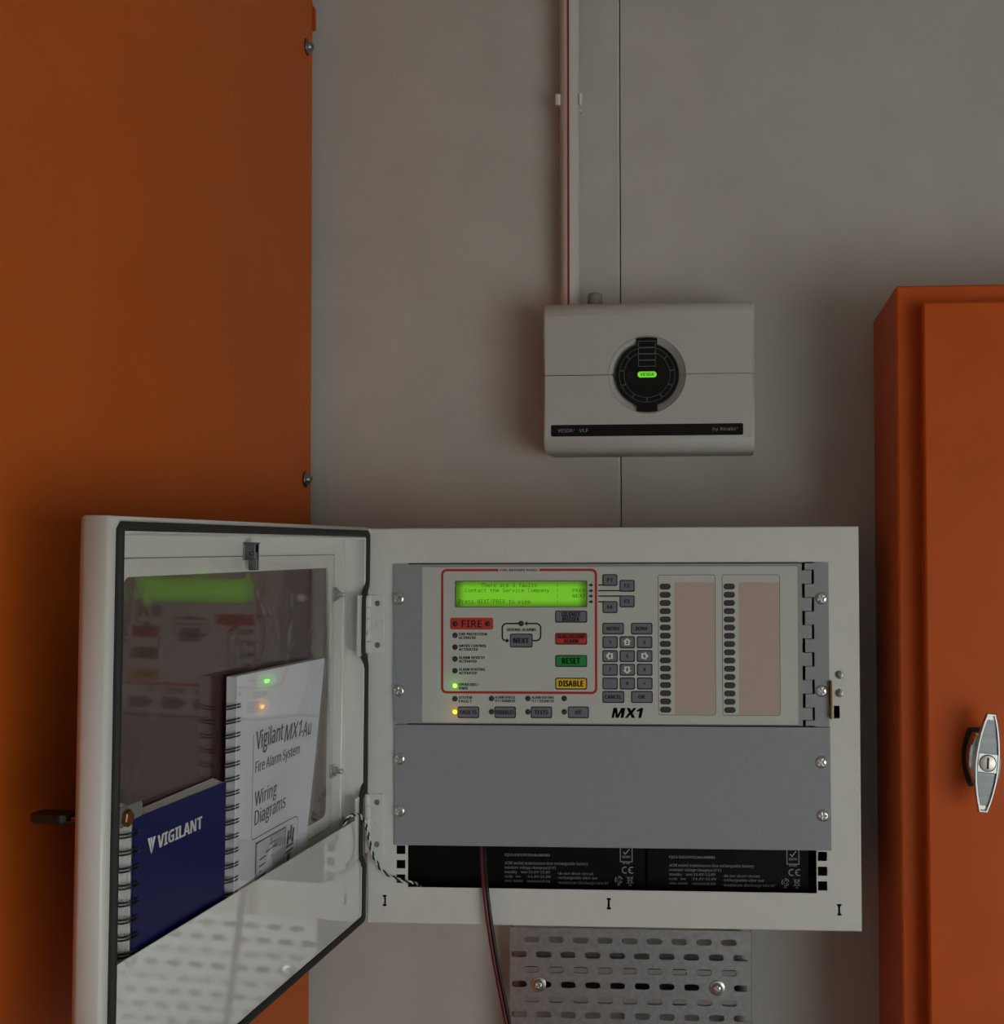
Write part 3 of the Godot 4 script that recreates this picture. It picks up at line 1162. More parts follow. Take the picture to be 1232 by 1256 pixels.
	for q in [[23.4, 236.0], [29.7, 255.0], [35.6, 255.0], [41.9, 236.0]]:
		st = stool()
		stroke(st, scaled(PackedVector2Array([Vector2(229.6, -q[0]), Vector2(q[1], -q[0])])), 0.0015, zf)
		stroke(st, scaled(PackedVector2Array([Vector2(221.0, -q[0]), Vector2(223.9, -q[0])])), 0.0015, zf)
		arrow(st, 222.4, q[0], -4.0, 2.1, zf)
		obj("arrow", done(st, M.ink_black), t)
	# keys: [legend, u0, v0, u1, v1, colour, legend height]
	var keys := [
		["NEXT", 130.8, 77.2, 156.3, 92.6, "key_grey", 5.8, 17.0],
		["SILENCE\nBUZZER", 181.5, 51.8, 217.3, 65.0, "key_grey", 4.6, 20.5], ["SILENCE/RESOUND\nALARM", 181.5, 76.3, 217.2, 89.3, "key_red", 4.4, 31.0], ["RESET", 181.5, 100.7, 217.2, 114.0, "key_green", 6.6, 20.0], ["DISABLE", 181.5, 125.8, 217.1, 138.8, "key_yellow", 6.4, 27.0],
		["FAULTS", 72.0, 158.0, 96.4, 171.0, "key_grey", 4.4, 18.6], ["DISABLES", 113.4, 157.8, 137.5, 170.8, "key_grey", 4.4, 19.8], ["TESTS", 154.0, 157.6, 178.0, 170.6, "key_grey", 4.4, 15.0], ["AIF", 195.4, 157.4, 219.0, 170.4, "key_grey", 4.2, 7.4],
		["F1", 234.2, 11.4, 251.0, 24.5, "key_grey", 4.0, 5.4], ["F2", 253.2, 17.8, 270.2, 30.9, "key_grey", 4.0, 5.6], ["F3", 253.2, 34.9, 270.1, 48.2, "key_grey", 4.0, 5.6], ["F4", 234.2, 41.2, 251.0, 54.4, "key_grey", 4.0, 5.6],
		["MENU", 234.1, 65.1, 258.0, 78.0, "key_grey", 4.0, 14.0], ["ZONE", 265.8, 65.1, 289.6, 78.0, "key_grey", 4.0, 13.6],
		["1", 234.1, 79.9, 251.2, 93.3, "key_grey", 3.8, 1.6], ["2", 253.1, 79.9, 270.2, 93.3, "key_grey", 3.8, 2.2], ["3", 272.1, 79.9, 289.5, 93.2, "key_grey", 3.8, 2.2],
		["4", 234.0, 95.2, 251.1, 108.5, "key_grey", 3.8, 2.4], ["5", 253.1, 95.2, 270.2, 108.4, "key_grey", 3.8, 2.2], ["6", 272.1, 95.1, 289.5, 108.3, "key_grey", 3.8, 2.2],
		["7", 234.0, 110.2, 251.1, 123.5, "key_grey", 3.8, 2.2], ["8", 253.1, 110.2, 270.2, 123.4, "key_grey", 3.8, 2.2], ["9", 272.1, 110.1, 289.5, 123.3, "key_grey", 3.8, 2.2],
		[".", 234.0, 125.3, 251.0, 138.6, "key_grey", 0.7, 0.7], ["0", 253.1, 125.2, 270.2, 138.5, "key_grey", 3.4, 2.6], ["*", 272.1, 125.2, 289.5, 138.4, "key_grey", 2.2, 2.2],
		["CANCEL", 233.9, 140.1, 258.2, 153.4, "key_grey", 4.2, 18.4], ["OK", 265.5, 140.0, 289.7, 153.2, "key_grey", 4.2, 7.4]]
	for q in keys:
		make_key(t, q, zf)
	text(t, "MX1", "black", 0.2453, -0.1697, 0.2776, -0.1587, zf, M.ink_black, "lettering", 0.2)
	# two label cards, each with sixteen small dark lenses and a glossy film
	for c in 2:
		var u0: float = [296.0, 366.5][c]
		var card := Node3D.new()
		card.name = numbered("label_card", t)
		t.add_child(card, true)
		st = stool()
		stroke(st, rrm(u0, 12.4, u0 + 62.7, 166.1, 2.2, 4), 0.0005, zf, true)
		obj("outline", done(st, M.ink_black), card)
		st = stool()
		slab(st, rrm(u0 + 18.2, 20.8, u0 + 62.0, 165.3, 1.2), zf, zf + 0.0003, 0.0001)
		obj("film", done(st, M.card_film), card)
		for i in 16:
			var v := 25.3 + i * (160.4 - 25.3) / 15.0
			st = stool()
			slab(st, rrm(u0 + 1.6, v - 3.2, u0 + 13.9, v + 3.2, 3.0), zf, zf + 0.0004, 0.0002)
			var m := done(st, M.key_border)
			st = stool()
			slab(st, rrm(u0 + 2.3, v - 2.6, u0 + 13.2, v + 2.6, 2.4), zf + 0.0003, zf + 0.0006, 0.0002)
			done(st, M.lens_dark, m)
			obj("lens", m, card)


func arc(cx: float, cy: float, r: float, a0: float, a1: float) -> PackedVector2Array:
	return circle(cx, cy, r, 8, a0, a1)


func scaled(p: PackedVector2Array) -> PackedVector2Array:
	var q := PackedVector2Array()
	for v in p:
		q.append(v * K)
	return q


func arrow(st: SurfaceTool, u: float, v: float, l: float, w: float, z: float) -> void:
	var a := Vector2(u + l, -v) * K
	var b := Vector2(u, -v + w) * K
	var c := Vector2(u, -v - w) * K
	flat3(st, a, b, c, z + 0.0001, true)


func lamp_mesh(m: Material) -> ArrayMesh:
	var key: String = "lamp" + m.resource_name
	if not screw_meshes.has(key):
		var st := stool(true)
		lathe(st, [[0.0031, 0.0], [0.0031, 0.0004], [0.0025, 0.0005]], 18)
		var mesh := done(st, M.key_border)
		st = stool(true)
		lathe(st, [[0.0025, 0.0004], [0.0023, 0.0011], [0.0015, 0.0018], [0.0, 0.0021]], 18)
		screw_meshes[key] = done(st, m, mesh)
	return screw_meshes[key]


func make_key(t: Node3D, q: Array, zf: float) -> void:
	var st := stool()
	slab(st, rrm(q[1], q[2], q[3], q[4], 2.0), zf, zf + 0.0005, 0.0003)
	var m := done(st, M.key_border)
	st = stool()
	slab(st, rrm(q[1] + 1.1, q[2] + 1.0, q[3] - 1.2, q[4] - 1.3, 1.3), zf + 0.0003, zf + 0.0010, 0.0003)
	done(st, M[q[5]], m)
	var k := obj("key", m, t)
	if q[5] != "key_grey":
		k.set_meta("label", "%s key with black lettering" % q[5].trim_prefix("key_"))
	var cu: float = (q[1] + q[3]) / 2 - 0.1
	var cv: float = (q[2] + q[4]) / 2 - 0.2
	var z := zf + 0.0010
	var s: String = q[0]
	if s in ["2", "4", "6", "8"]:
		var p := PackedVector2Array([Vector2(-3.0, -3.4), Vector2(3.0, -3.4), Vector2(3.0, 0.6), Vector2(4.8, 0.6), Vector2(0, 4.6), Vector2(-4.8, 0.6), Vector2(-3.0, 0.6)])
		var turn: float = {"2": 0.0, "4": PI / 2, "6": -PI / 2, "8": PI}[s]
		var w := PackedVector2Array()
		for v in p:
			w.append((v.rotated(turn) + Vector2(cu, -cv)) * K)
		st = stool()
		face(st, w, z + 0.0001)
		obj("arrow_mark", done(st, M.ink_white), k)
		z += 0.0001
	var rows := s.split("\n")
	var h: float = q[6]
	for i in rows.size():
		var w: float = q[7] * (1.0 if i == 0 or s.begins_with("SILENCE\n") else 0.52)
		if s.begins_with("SILENCE\n") and i == 1:
			w *= 0.93
		var v := cv - h * 0.5 + (0.0 if rows.size() == 1 else (i - 0.5) * (h + 0.5))
		if s == ".":
			v = cv + 1.6
		text(k, rows[i], "black", (cu - w / 2) * K, -(v + h) * K, (cu + w / 2) * K, -v * K, z, M.ink_black)


func build_blanking_panel() -> void:
	var t := thing("blanking_panel", "plain mid-grey metal plate screwed across the cabinet below the keypad panel", "metal panel", Vector3(RX, OY + RY, ZC))
	var st := stool()
	slab(st, PackedVector2Array([Vector2(0.0004, -0.3124), Vector2(0.4836, -0.3124), Vector2(0.4832, -0.1788), Vector2(0.0004, -0.1788)]), 0.0008, 0.0036, 0.0005)
	obj("plate", done(st, M.rack_grey), t)
	for p in [[6.5, 216.5, 0.3], [6.6, 274.3, 0.7], [473.4, 216.7, 0.5], [474.7, 274.4, 1.2]]:
		screw(t, p[0] * K, -p[1] * K, 0.0036, 0.0066, 0.0030, M.zinc, p[2])


# ---------------------------------------------------------------- smoke detector and pipe
func build_detector() -> void:
	var W := 0.2576
	var H := 0.1838
	var D := 0.0961
	var t := thing("smoke_detector", "pale grey aspirating smoke detector box with a round black display", "smoke detector", Vector3(0.1806, OY + 0.5338, 0.0))
	var seam := 0.0941
	var cx := 0.1276
	var cy := 0.0939
	# two covers: rounded nose top and bottom, a round dish cut across both
	for k in 2:
		var p := PackedVector2Array()     # side profile (z, y), counter-clockwise looking along -x
		var r := 0.017
		var y_in := seam + 0.0005 if k == 0 else seam - 0.0005
		if k == 0:
			p.append(Vector2(D, y_in))
			p.append_array(circle(D - r, H - r, r, 8, 0, PI / 2))
			p.append(Vector2(0.012, H))
			p.append(Vector2(0.012, y_in))
		else:
			p.append(Vector2(0.012, y_in))
			p.append(Vector2(0.012, 0.0))
			p.append_array(circle(D - r, r, r, 8, -PI / 2, 0))
			p.append(Vector2(D, y_in))
		var st := stool()
		extrude_x(st, p, 0.0, W, 0.0028, 0 if k == 0 else p.size() - 2)
		# the flat front, with half of the dish cut out
		var fy := H - r if k == 0 else r
		var f := PackedVector2Array()
		var a := asin((y_in - cy) / 0.0470)
		var half := circle(cx, cy, 0.0470, 40, a, PI - a) if k == 0 else circle(cx, cy, 0.0470, 40, PI - a, TAU + a)
		if k == 0:
			f.append_array([Vector2(W - 0.0028, y_in), Vector2(W - 0.0028, fy), Vector2(0.0028, fy), Vector2(0.0028, y_in)])
			half.reverse()
			f.append_array(half)
		else:
			f.append_array([Vector2(0.0028, y_in), Vector2(0.0028, fy), Vector2(W - 0.0028, fy), Vector2(W - 0.0028, y_in)])
			half.reverse()
			f.append_array(half)
		face(st, f, D)
		obj("upper_cover" if k == 0 else "lower_cover", done(st, M.detector_grey), t)
	var st := stool()
	box(st, 0.006, 0.002, 0.0, W - 0.001, H - 0.002, 0.0125, 0.001)
	obj("back_plate", done(st, M.plastic_white), t)
	# dish: a thin rim line, the sloping ring, the black display
	st = stool(true)
	var c := Transform3D(Basis(), Vector3(cx, cy, 0))
	lathe(st, [[0.0380, D - 0.0080], [0.0400, D - 0.0062], [0.0440, D - 0.0028], [0.0464, D - 0.0012], [0.0470, D]], 64, Transform3D(c.basis.scaled(Vector3(1, 1, 1)), c.origin))
	obj("dish", done(flip(st), M.detector_grey), t)
	st = stool()
	stroke(st, circle(cx, cy, 0.0472, 64), 0.0004, D, true)
	obj("dish_rim", done(st, M.outline_grey), t)
	var disp := Node3D.new()
	disp.name = "display"
	disp.position = Vector3(cx, cy, D)
	t.add_child(disp)
	var o := PackedVector2Array()
	for s in [1.0, -1.0]:
		o.append_array([Vector2(0.0121 * s, 0.0366 * s), Vector2(0.0126 * s, 0.0445 * s)])
		for i in 5:
			o.append(Vector2(0.0100 * s * (1 - i / 2.0), (0.0450 + 0.0006 * (1 - absf(i - 2) / 2)) * s))
		o.append_array([Vector2(-0.0126 * s, 0.0445 * s), Vector2(-0.0121 * s, 0.0366 * s)])
		var a0 := PI / 2 + 0.32 if s > 0 else -PI / 2 + 0.32
		o.append_array(circle(0, 0, 0.0386, 24, a0 + 0.03, a0 + PI - 0.67))
	st = stool()
	slab(st, o, -0.0078, 0.0006, 0.0006)
	obj("black_face", done(st, M.display_black), disp)
	# ring of segments and the stack of four cells, outlined in grey
	var z := 0.0006
	for s in [1.0, -1.0]:
		for i in range(4):
			var a0: float = -PI / 2 + s * deg_to_rad(33.0) * i
			var a1: float = -PI / 2 + s * deg_to_rad(33.0) * (i + 1)
			segment(disp, a0 + s * 0.018, a1 - s * 0.018, z)
		segment(disp, -PI / 2 + s * (deg_to_rad(132.0) + 0.018), PI / 2 + TAU * (0 if s > 0 else -1) - s * 0.345, z)
	for q in [[33.2, 40.6], [25.5, 32.4], [17.9, 24.8], [10.0, 17.2]]:
		st = stool()
		stroke(st, rr(0, (q[0] + q[1]) / 2 * K, 0.0206, (q[1] - q[0]) * K, 0.0005, 2), 0.0004, z, true)
		obj("level_cell", done(st, M.outline_grey), disp)
	for s in [-1.0, 1.0]:
		st = stool()
		stroke(st, circle(s * 0.0197, 0.0, 0.0034, 20), 0.0005, z, true)
		obj("key_symbol", done(st, M.outline_dim), disp)
	st = stool()
	slab(st, rr(0, 0, 0.0232, 0.0072, 0.0034), z, z + 0.0003, 0.0001)
	var bar := obj("light_bar", done(st, M.bar_green), disp)
	text(bar, "VESDA", "bold", -0.0084, -0.0017, 0.0086, 0.0019, z + 0.0003, M.ink_black)
	var l := AreaLight3D.new()
	l.name = "bar_light"
	l.area_size = Vector2(0.022, 0.007)
	l.light_color = Color8(120, 255, 60)
	l.light_energy = 0.0004
	l.position = Vector3(0, 0, 0.001)
	l.rotation.y = PI
	l.shadow_enabled = true
	bar.add_child(l)
	# name strip
	st = stool()
	slab(st, rr(0.1267, 0.0265, 0.2336, 0.0142, 0.0018), D - 0.0004, D + 0.0004, 0.0002)
	var strip := obj("name_strip", done(st, M.display_black), t)
	text(strip, "VESDA", "sans", 0.0184, 0.0245, 0.0369, 0.0287, D + 0.0004, M.ink_grey)
	text(strip, "®", "sans", 0.0374, 0.0270, 0.0390, 0.0286, D + 0.0004, M.ink_grey)
	text(strip, "VLF", "sans", 0.0446, 0.0245, 0.0556, 0.0287, D + 0.0004, M.ink_grey)
	text(strip, "by Xtralis", "sans", 0.2068, 0.0235, 0.2346, 0.0291, D + 0.0004, M.ink_grey)
	text(strip, "™", "sans", 0.2350, 0.0276, 0.2372, 0.0288, D + 0.0004, M.ink_grey)
	# cable gland on top
	st = stool(true)
	lathe(st, [[0.0094, 0.0], [0.0094, 0.0120], [0.0092, 0.0160], [0.0082, 0.0192], [0.0062, 0.0206], [0.0, 0.0210]], 24, Transform3D(Basis(Vector3.RIGHT, -PI / 2), Vector3(0.0596, H - 0.0008, 0.050)))
	obj("cable_gland", done(st, mat("gland_grey", Color8(132, 130, 125), 0.5)), t)


func segment(parent: Node3D, a0: float, a1: float, z: float) -> void:
	var p := circle(0, 0, 0.0338, 8, minf(a0, a1), maxf(a0, a1))
	var q := circle(0, 0, 0.0280, 8, minf(a0, a1), maxf(a0, a1))
	q.reverse()
	p.append_array(q)
	var st := stool()
	stroke(st, p, 0.0003, z, true)
	obj("ring_segment", done(st, M.outline_grey), parent)


func flip(st: SurfaceTool) -> SurfaceTool:
	var a := st.commit_to_arrays()
	var v: PackedVector3Array = a[Mesh.ARRAY_VERTEX]
	var n := stool(true)
	for i in range(0, v.size(), 3):
		n.add_vertex(v[i])
		n.add_vertex(v[i + 2])
		n.add_vertex(v[i + 1])
	return n


func extrude_x(st: SurfaceTool, p: PackedVector2Array, x0: float, x1: float, b: float, open := -1) -> void:
	# a side profile p = (z, y) swept along x, both ends rounded by b; the face at index open is left out between the bevels
	var n := p.size()
	var q := inset(p, b)
	var mid := inset(p, b * 0.3)
	var rows := [[q, x0], [mid, x0 + b * 0.3], [p, x0 + b], [p, x1 - b], [mid, x1 - b * 0.3], [q, x1]]
	for k in rows.size() - 1:
		st.set_smooth_group(2)
		for i in n:
			var j := (i + 1) % n
			if k == 2 and i == open:
				continue
			var a: Vector2 = rows[k][0][i]
			var c: Vector2 = rows[k][0][j]
			var d: Vector2 = rows[k + 1][0][j]
			var e: Vector2 = rows[k + 1][0][i]
			quad(st, Vector3(rows[k][1], a.y, a.x), Vector3(rows[k + 1][1], e.y, e.x), Vector3(rows[k + 1][1], d.y, d.x), Vector3(rows[k][1], c.y, c.x))
	st.set_smooth_group(-1)
	var idx := Geometry2D.triangulate_polygon(q)
	for i in range(0, idx.size(), 3):
		for x in [x0, x1]:
			tri(st, Vector3(x, q[idx[i]].y, q[idx[i]].x), Vector3(x, q[idx[i + 1]].y, q[idx[i + 1]].x), Vector3(x, q[idx[i + 2]].y, q[idx[i + 2]].x))


func build_pipe() -> void:
	var px := 0.2056
	var pz := 0.0260
	var r := 0.0125
	var y0 := OY + 0.5338 + 0.1828
	var t := thing("sampling_pipe", "white sampling pipe with a red stripe rising from the smoke detector", "pipe", Vector3(px, y0, pz))
	var st := stool(true)
	lathe(st, [[r, 0.0], [r, YC - y0]], 40, Transform3D(Basis(Vector3.RIGHT, -PI / 2), Vector3.ZERO))
	obj("tube", done(st, M.pipe_white), t)
	st = stool(true)
	for i in 4:
		var a := -PI / 2 - 0.13 + 0.055 * i - 0.02
		var b := a + 0.055
		var rr2 := r + 0.00012
		quad(st, Vector3(cos(a) * rr2, 0, -sin(a) * rr2), Vector3(cos(b) * rr2, 0, -sin(b) * rr2), Vector3(cos(b) * rr2, YC - y0, -sin(b) * rr2), Vector3(cos(a) * rr2, YC - y0, -sin(a) * rr2))
	obj("stripe", done(st, M.stripe_red), t)
	# snap clip that holds the pipe on the wall
	var c := thing("pipe_clip", "small white snap clip gripping the pipe on the wall", "pipe clip", Vector3(px, OY + 0.9905, 0.0))
	st = stool()
	box(st, -0.0125, -0.0085, 0.0, 0.0125, 0.0085, 0.0120, 0.001)
	obj("base", done(st, M.clip_white), c)
	for s in [-1.0, 1.0]:
		var p := PackedVector2Array()
		var q := PackedVector2Array()
		for i in 9:
			var a := lerpf(-1.1, 0.52, i / 8.0)
			p.append(Vector2(s * cos(a) * 0.0128, pz + sin(a) * 0.0128))
			q.append(Vector2(s * cos(a) * 0.0152, pz + sin(a) * 0.0152))
		p.append(Vector2(s * 0.0140, pz + 0.0095))
		q.append(Vector2(s * 0.0172, pz + 0.0085))
		q.reverse()
		p.append_array(q)
		st = stool()
		if s > 0:
			p.reverse()
		var hh := 0.0070
		extrude_y(st, p, -hh, hh)
		obj("arm", done(st, M.clip_white), c)


# ---------------------------------------------------------------- perforated tray under the cabinet
func build_tray() -> void:
	var x0 := 0.1316
	var x1 := 0.4302
	var yt := -0.0555
	var yb := -0.45
	var z := 0.0450
	var t := thing("cable_tray", "perforated galvanised tray screwed to the wall below the alarm cabinet", "cable tray", Vector3(0, OY, 0))
	var holes := []
	for row in 21:
		var y := -0.0700 - row * 0.01845
		var odd := row % 2 == 0
		for k in (9 if odd else 10):
			var x := (0.1580 if odd else 0.1424) + k * 0.03068
			if odd and k > 8:
				continue
			holes.append([Rect2(x - 0.0104, y - 0.0046, 0.0208, 0.0092), rr(x, y, 0.0192, 0.0076, 0.0037, 4)])
	var st := stool()
	# each row is a strip of its own, so that the slots of one row do not cut the next
	var top := yt
	for row in 21:
		var y := -0.0700 - row * 0.01845
		var bottom := y - 0.009225 if row < 20 else yb
		var mine := holes.filter(func(h): return absf(h[0].get_center().y - y) < 0.004)
		plate(st, Rect2(x0, bottom, x1 - x0, top - bottom), z - 0.0012, z, mine)
		top = bottom
	box(st, x0 - 0.0012, yb, 0.022, x0, yt, z, 0.0003)
	box(st, x1, yb, 0.022, x1 + 0.0012, yt, z, 0.0003)
	obj("perforated_sheet", done(st, M.galvanised), t)
	# the channel that carries it: lips above and below a dark slot
	st = stool()
	var ch := PackedVector2Array([Vector2(0.0, -0.0205), Vector2(0.0, 0.0205), Vector2(0.0435, 0.0205), Vector2(0.0435, 0.0110), Vector2(0.0370, 0.0110), Vector2(0.0370, 0.0130), Vector2(0.0410, 0.0130), Vector2(0.0410, 0.0180), Vector2(0.0025, 0.0180), Vector2(0.0025, -0.0180), Vector2(0.0410, -0.0180), Vector2(0.0410, -0.0130), Vector2(0.0370, -0.0130), Vector2(0.0370, -0.0110), Vector2(0.0435, -0.0110), Vector2(0.0435, -0.0205)])
	for i in ch.size():
		var a := ch[i]
		var b := ch[(i + 1) % ch.size()]
		quad(st, Vector3(x0 + 0.004, -0.1253 + a.y, a.x), Vector3(x0 + 0.004, -0.1253 + b.y, b.x), Vector3(x1 - 0.004, -0.1253 + b.y, b.x), Vector3(x1 - 0.004, -0.1253 + a.y, a.x))
	obj("channel", done(st, M.strut_zinc), t)
	for x in [0.1668, 0.3888]:
		screw(t, x, -0.1252, z, 0.0063, 0.0045, M.zinc, 0.2 if x < 0.2 else 0.8, 0.0094)


# ---------------------------------------------------------------- batteries
func build_batteries() -> void:
	for k in 2:
		var x0: float = [0.1297, 0.3119][k]
		var t := thing("battery", ["black sealed battery with white print, left one behind the red and black cable", "black sealed battery with white print, right one beside the square rack holes"][k], "battery", Vector3(x0, OY + 0.0016, 0.1235), "standby batteries in the cabinet's bottom slot")
		var zf := 0.0765
		var st := stool()
		box(st, 0.0, 0.0, 0.0, 0.1808, 0.150, zf, 0.0012)
		obj("case", done(st, M.battery_black), t)
		st = stool()
		box(st, 0.0020, 0.150, 0.0020, 0.1788, 0.167, zf - 0.002, 0.0012)
		obj("lid", done(st, M.battery_black), t)
		var dx: float = [0.0220, 0.0253][k]
		var y0 := -0.0016
		for q in [["CJ12-22(12V22Ah/20HR)", 0.0, 0.0705, 0.0512, 0.0740, "serifbold"], ["AGM sealed maintenance-free rechargeable battery", 0.0, 0.0610, 0.0946, 0.0652, "serif"], ["constant voltage charge(at25°C)", 0.0, 0.0562, 0.0580, 0.0600, "serif"],
				["standby", 0.0, 0.0512, 0.0145, 0.0548, "serif"], ["use:13.6V-13.8V", 0.0185, 0.0522, 0.0520, 0.0549, "serif"], ["·do not short circuit", 0.0602, 0.0512, 0.1008, 0.0540, "serif"],
				["cycle", 0.0, 0.0462, 0.0092, 0.0498, "serif"], ["use", 0.0124, 0.0473, 0.0186, 0.0492, "serif"], [":14.4V-15.0V", 0.0252, 0.0473, 0.0530, 0.0499, "serif"], ["·rechargeable after use", 0.0602, 0.0456, 0.1052, 0.0493, "serif"],
				["max. initial", 0.0, 0.0424, 0.0206, 0.0449, "serif"], ["current:6.6A", 0.0256, 0.0422, 0.0518, 0.0448, "serif"], ["·maximum discharge rate:4C", 0.0602, 0.0400, 0.1178, 0.0440, "serif"]]:
			text(t, q[0], q[5], dx + q[1], y0 + q[2], dx + q[3], y0 + q[4], zf, M.ink_grey)
		# certification box with a tick, the CE letters, the recycling ring and the crossed bin
		var cx := dx + 0.1375
		st = stool()
		var fr := PackedVector2Array([Vector2(cx - 0.0066, y0 + 0.0890), Vector2(cx - 0.0066, y0 + 0.0664), Vector2(cx + 0.0066, y0 + 0.0664), Vector2(cx + 0.0066, y0 + 0.0890)])
		stroke(st, fr, 0.0009, zf)
		stroke(st, PackedVector2Array([Vector2(cx - 0.0032, y0 + 0.0772), Vector2(cx - 0.0010, y0 + 0.0750), Vector2(cx + 0.0036, y0 + 0.0806)]), 0.0013, zf)
		obj("tick_mark", done(st, M.ink_grey), t)
		text(t, "QUAS", "bold", cx - 0.0046, y0 + 0.0702, cx + 0.0046, y0 + 0.0732, zf, M.ink_grey)
		text(t, "ISO 9001", "bold", cx - 0.0042, y0 + 0.0640, cx + 0.0042, y0 + 0.0656, zf, M.ink_grey)
		st = stool()
		stroke(st, circle(cx - 0.0020 + 0.0008, y0 + 0.0572, 0.0033, 14, PI * 0.35, PI * 1.65), 0.0011, zf)
		stroke(st, circle(cx + 0.0062, y0 + 0.0572, 0.0033, 14, PI * 0.35, PI * 1.65), 0.0011, zf)
		stroke(st, PackedVector2Array([Vector2(cx + 0.0029, y0 + 0.0572), Vector2(cx + 0.0054, y0 + 0.0572)]), 0.0010, zf)
		obj("conformity_mark", done(st, M.ink_grey), t)
		st = stool()
		for i in 3:
			stroke(st, circle(cx - 0.0085, y0 + 0.0462, 0.0038, 8, i * TAU / 3 + 0.2, (i + 1) * TAU / 3 - 0.35), 0.0009, zf)
			stroke(st, circle(cx - 0.0085, y0 + 0.0462, 0.0019, 6, i * TAU / 3 + 0.8, (i + 1) * TAU / 3 + 0.3), 0.0005, zf)
		obj("recycling_mark", done(st, M.ink_grey), t)
		st = stool()
		stroke(st, PackedVector2Array([Vector2(cx + 0.0016, y0 + 0.0490), Vector2(cx + 0.0024, y0 + 0.0428), Vector2(cx + 0.0060, y0 + 0.0428), Vector2(cx + 0.0068, y0 + 0.0490)]), 0.0006, zf, true)
		stroke(st, PackedVector2Array([Vector2(cx + 0.0004, y0 + 0.0422), Vector2(cx + 0.0078, y0 + 0.0502)]), 0.0005, zf)
		stroke(st, PackedVector2Array([Vector2(cx + 0.0004, y0 + 0.0502), Vector2(cx + 0.0078, y0 + 0.0422)]), 0.0005, zf)
		obj("bin_mark", done(st, M.ink_grey), t)
		for u in [-0.0085, 0.0042]:
			text(t, "Pb", "bold", cx + u - 0.0016, y0 + 0.0396, cx + u + 0.0016, y0 + 0.0415, zf, M.ink_grey)


# ---------------------------------------------------------------- books in the door pocket
func at_door(s: float, y: float, n: float) -> Vector3:
	return Transform3D(Basis(), Vector3(0, OY, 0)) * door_xf * Vector3(-s, y, n)


func door_thing(called: String, label: String, category: String) -> Node3D:
	var t := thing(called, label, category)
	t.transform = Transform3D(Basis(), Vector3(0, OY, 0)) * door_xf
	return t


func sheet(f: Callable, na: int, nb: int, thick: float) -> SurfaceTool:   # f(a, b) in 0..1 gives a point; thickened along -z
	var st := stool(true)
	var dz := Vector3(0, 0, -thick)
	for side in 2:
		st.set_smooth_group(side)
		for i in na:
			for j in nb:
				var p: Vector3 = f.call(float(i) / na, float(j) / nb)
				var q: Vector3 = f.call(float(i + 1) / na, float(j) / nb)
				var r: Vector3 = f.call(float(i + 1) / na, float(j + 1) / nb)
				var s: Vector3 = f.call(float(i) / na, float(j + 1) / nb)
				if side == 0:
					quad(st, p, q, r, s)
				else:
					quad(st, s + dz, r + dz, q + dz, p + dz)
	st.set_smooth_group(-1)
	for i in na:
		for b in [0.0, 1.0]:
			var p: Vector3 = f.call(float(i) / na, b)
			var q: Vector3 = f.call(float(i + 1) / na, b)
			if b == 0.0:
				quad(st, p + dz, q + dz, q, p)
			else:
				quad(st, p, q, q + dz, p + dz)
	for j in nb:
		for a in [0.0, 1.0]:
			var p: Vector3 = f.call(a, float(j) / nb)
			var q: Vector3 = f.call(a, float(j + 1) / nb)
			if a == 0.0:
				quad(st, p, q, q + dz, p + dz)
			else:
				quad(st, p + dz, q + dz, q, p)
	return st


func lay(mesh: ArrayMesh, f: Callable, w: float, h: float, lift := 0.00015) -> ArrayMesh:   # flat print in (0..w, 0..h) laid onto the sheet f
	var a := mesh.surface_get_arrays(0)
	var v: PackedVector3Array = a[Mesh.ARRAY_VERTEX]
	var idx = a[Mesh.ARRAY_INDEX]
	var st := stool()
	var m: int = idx.size() if idx != null else v.size()
	for i in m:
		var p := v[idx[i] if idx != null else i]
		st.add_vertex(f.call(clampf(p.x / w, 0, 1), clampf(p.y / h, 0, 1)) + Vector3(0, 0, lift))
	return done(st, mesh.surface_get_material(0))


func wire_binding(parent: Node3D, s: float, n_back: float, n_front: float, y0: float, y1: float, pitch: float, tilt := 0.0) -> void:
	# double wire loops round the spine at s, in holes a little in from the edge
	var count := int((y1 - y0) / pitch)
	var c := (n_back + n_front) / 2
	var r := (n_front - n_back) / 2 + 0.0012
	for i in count:
		var st := stool(true)
		for o in [-0.0013, 0.0013]:
			var y: float = y0 + (i + 0.5) * pitch + o
			var p := PackedVector3Array()
			for k in 15:
				var a := lerpf(-1.9, 1.9, k / 14.0)
				p.append(Vector3(-(s - 0.0045 + cos(a) * 0.0078) + tilt * y, y + 0.0012 * sin(a), c + sin(a) * r))
			tube(st, p, 0.00072, 5)
		obj("wire_loop", done(st, M.wire_black), parent)


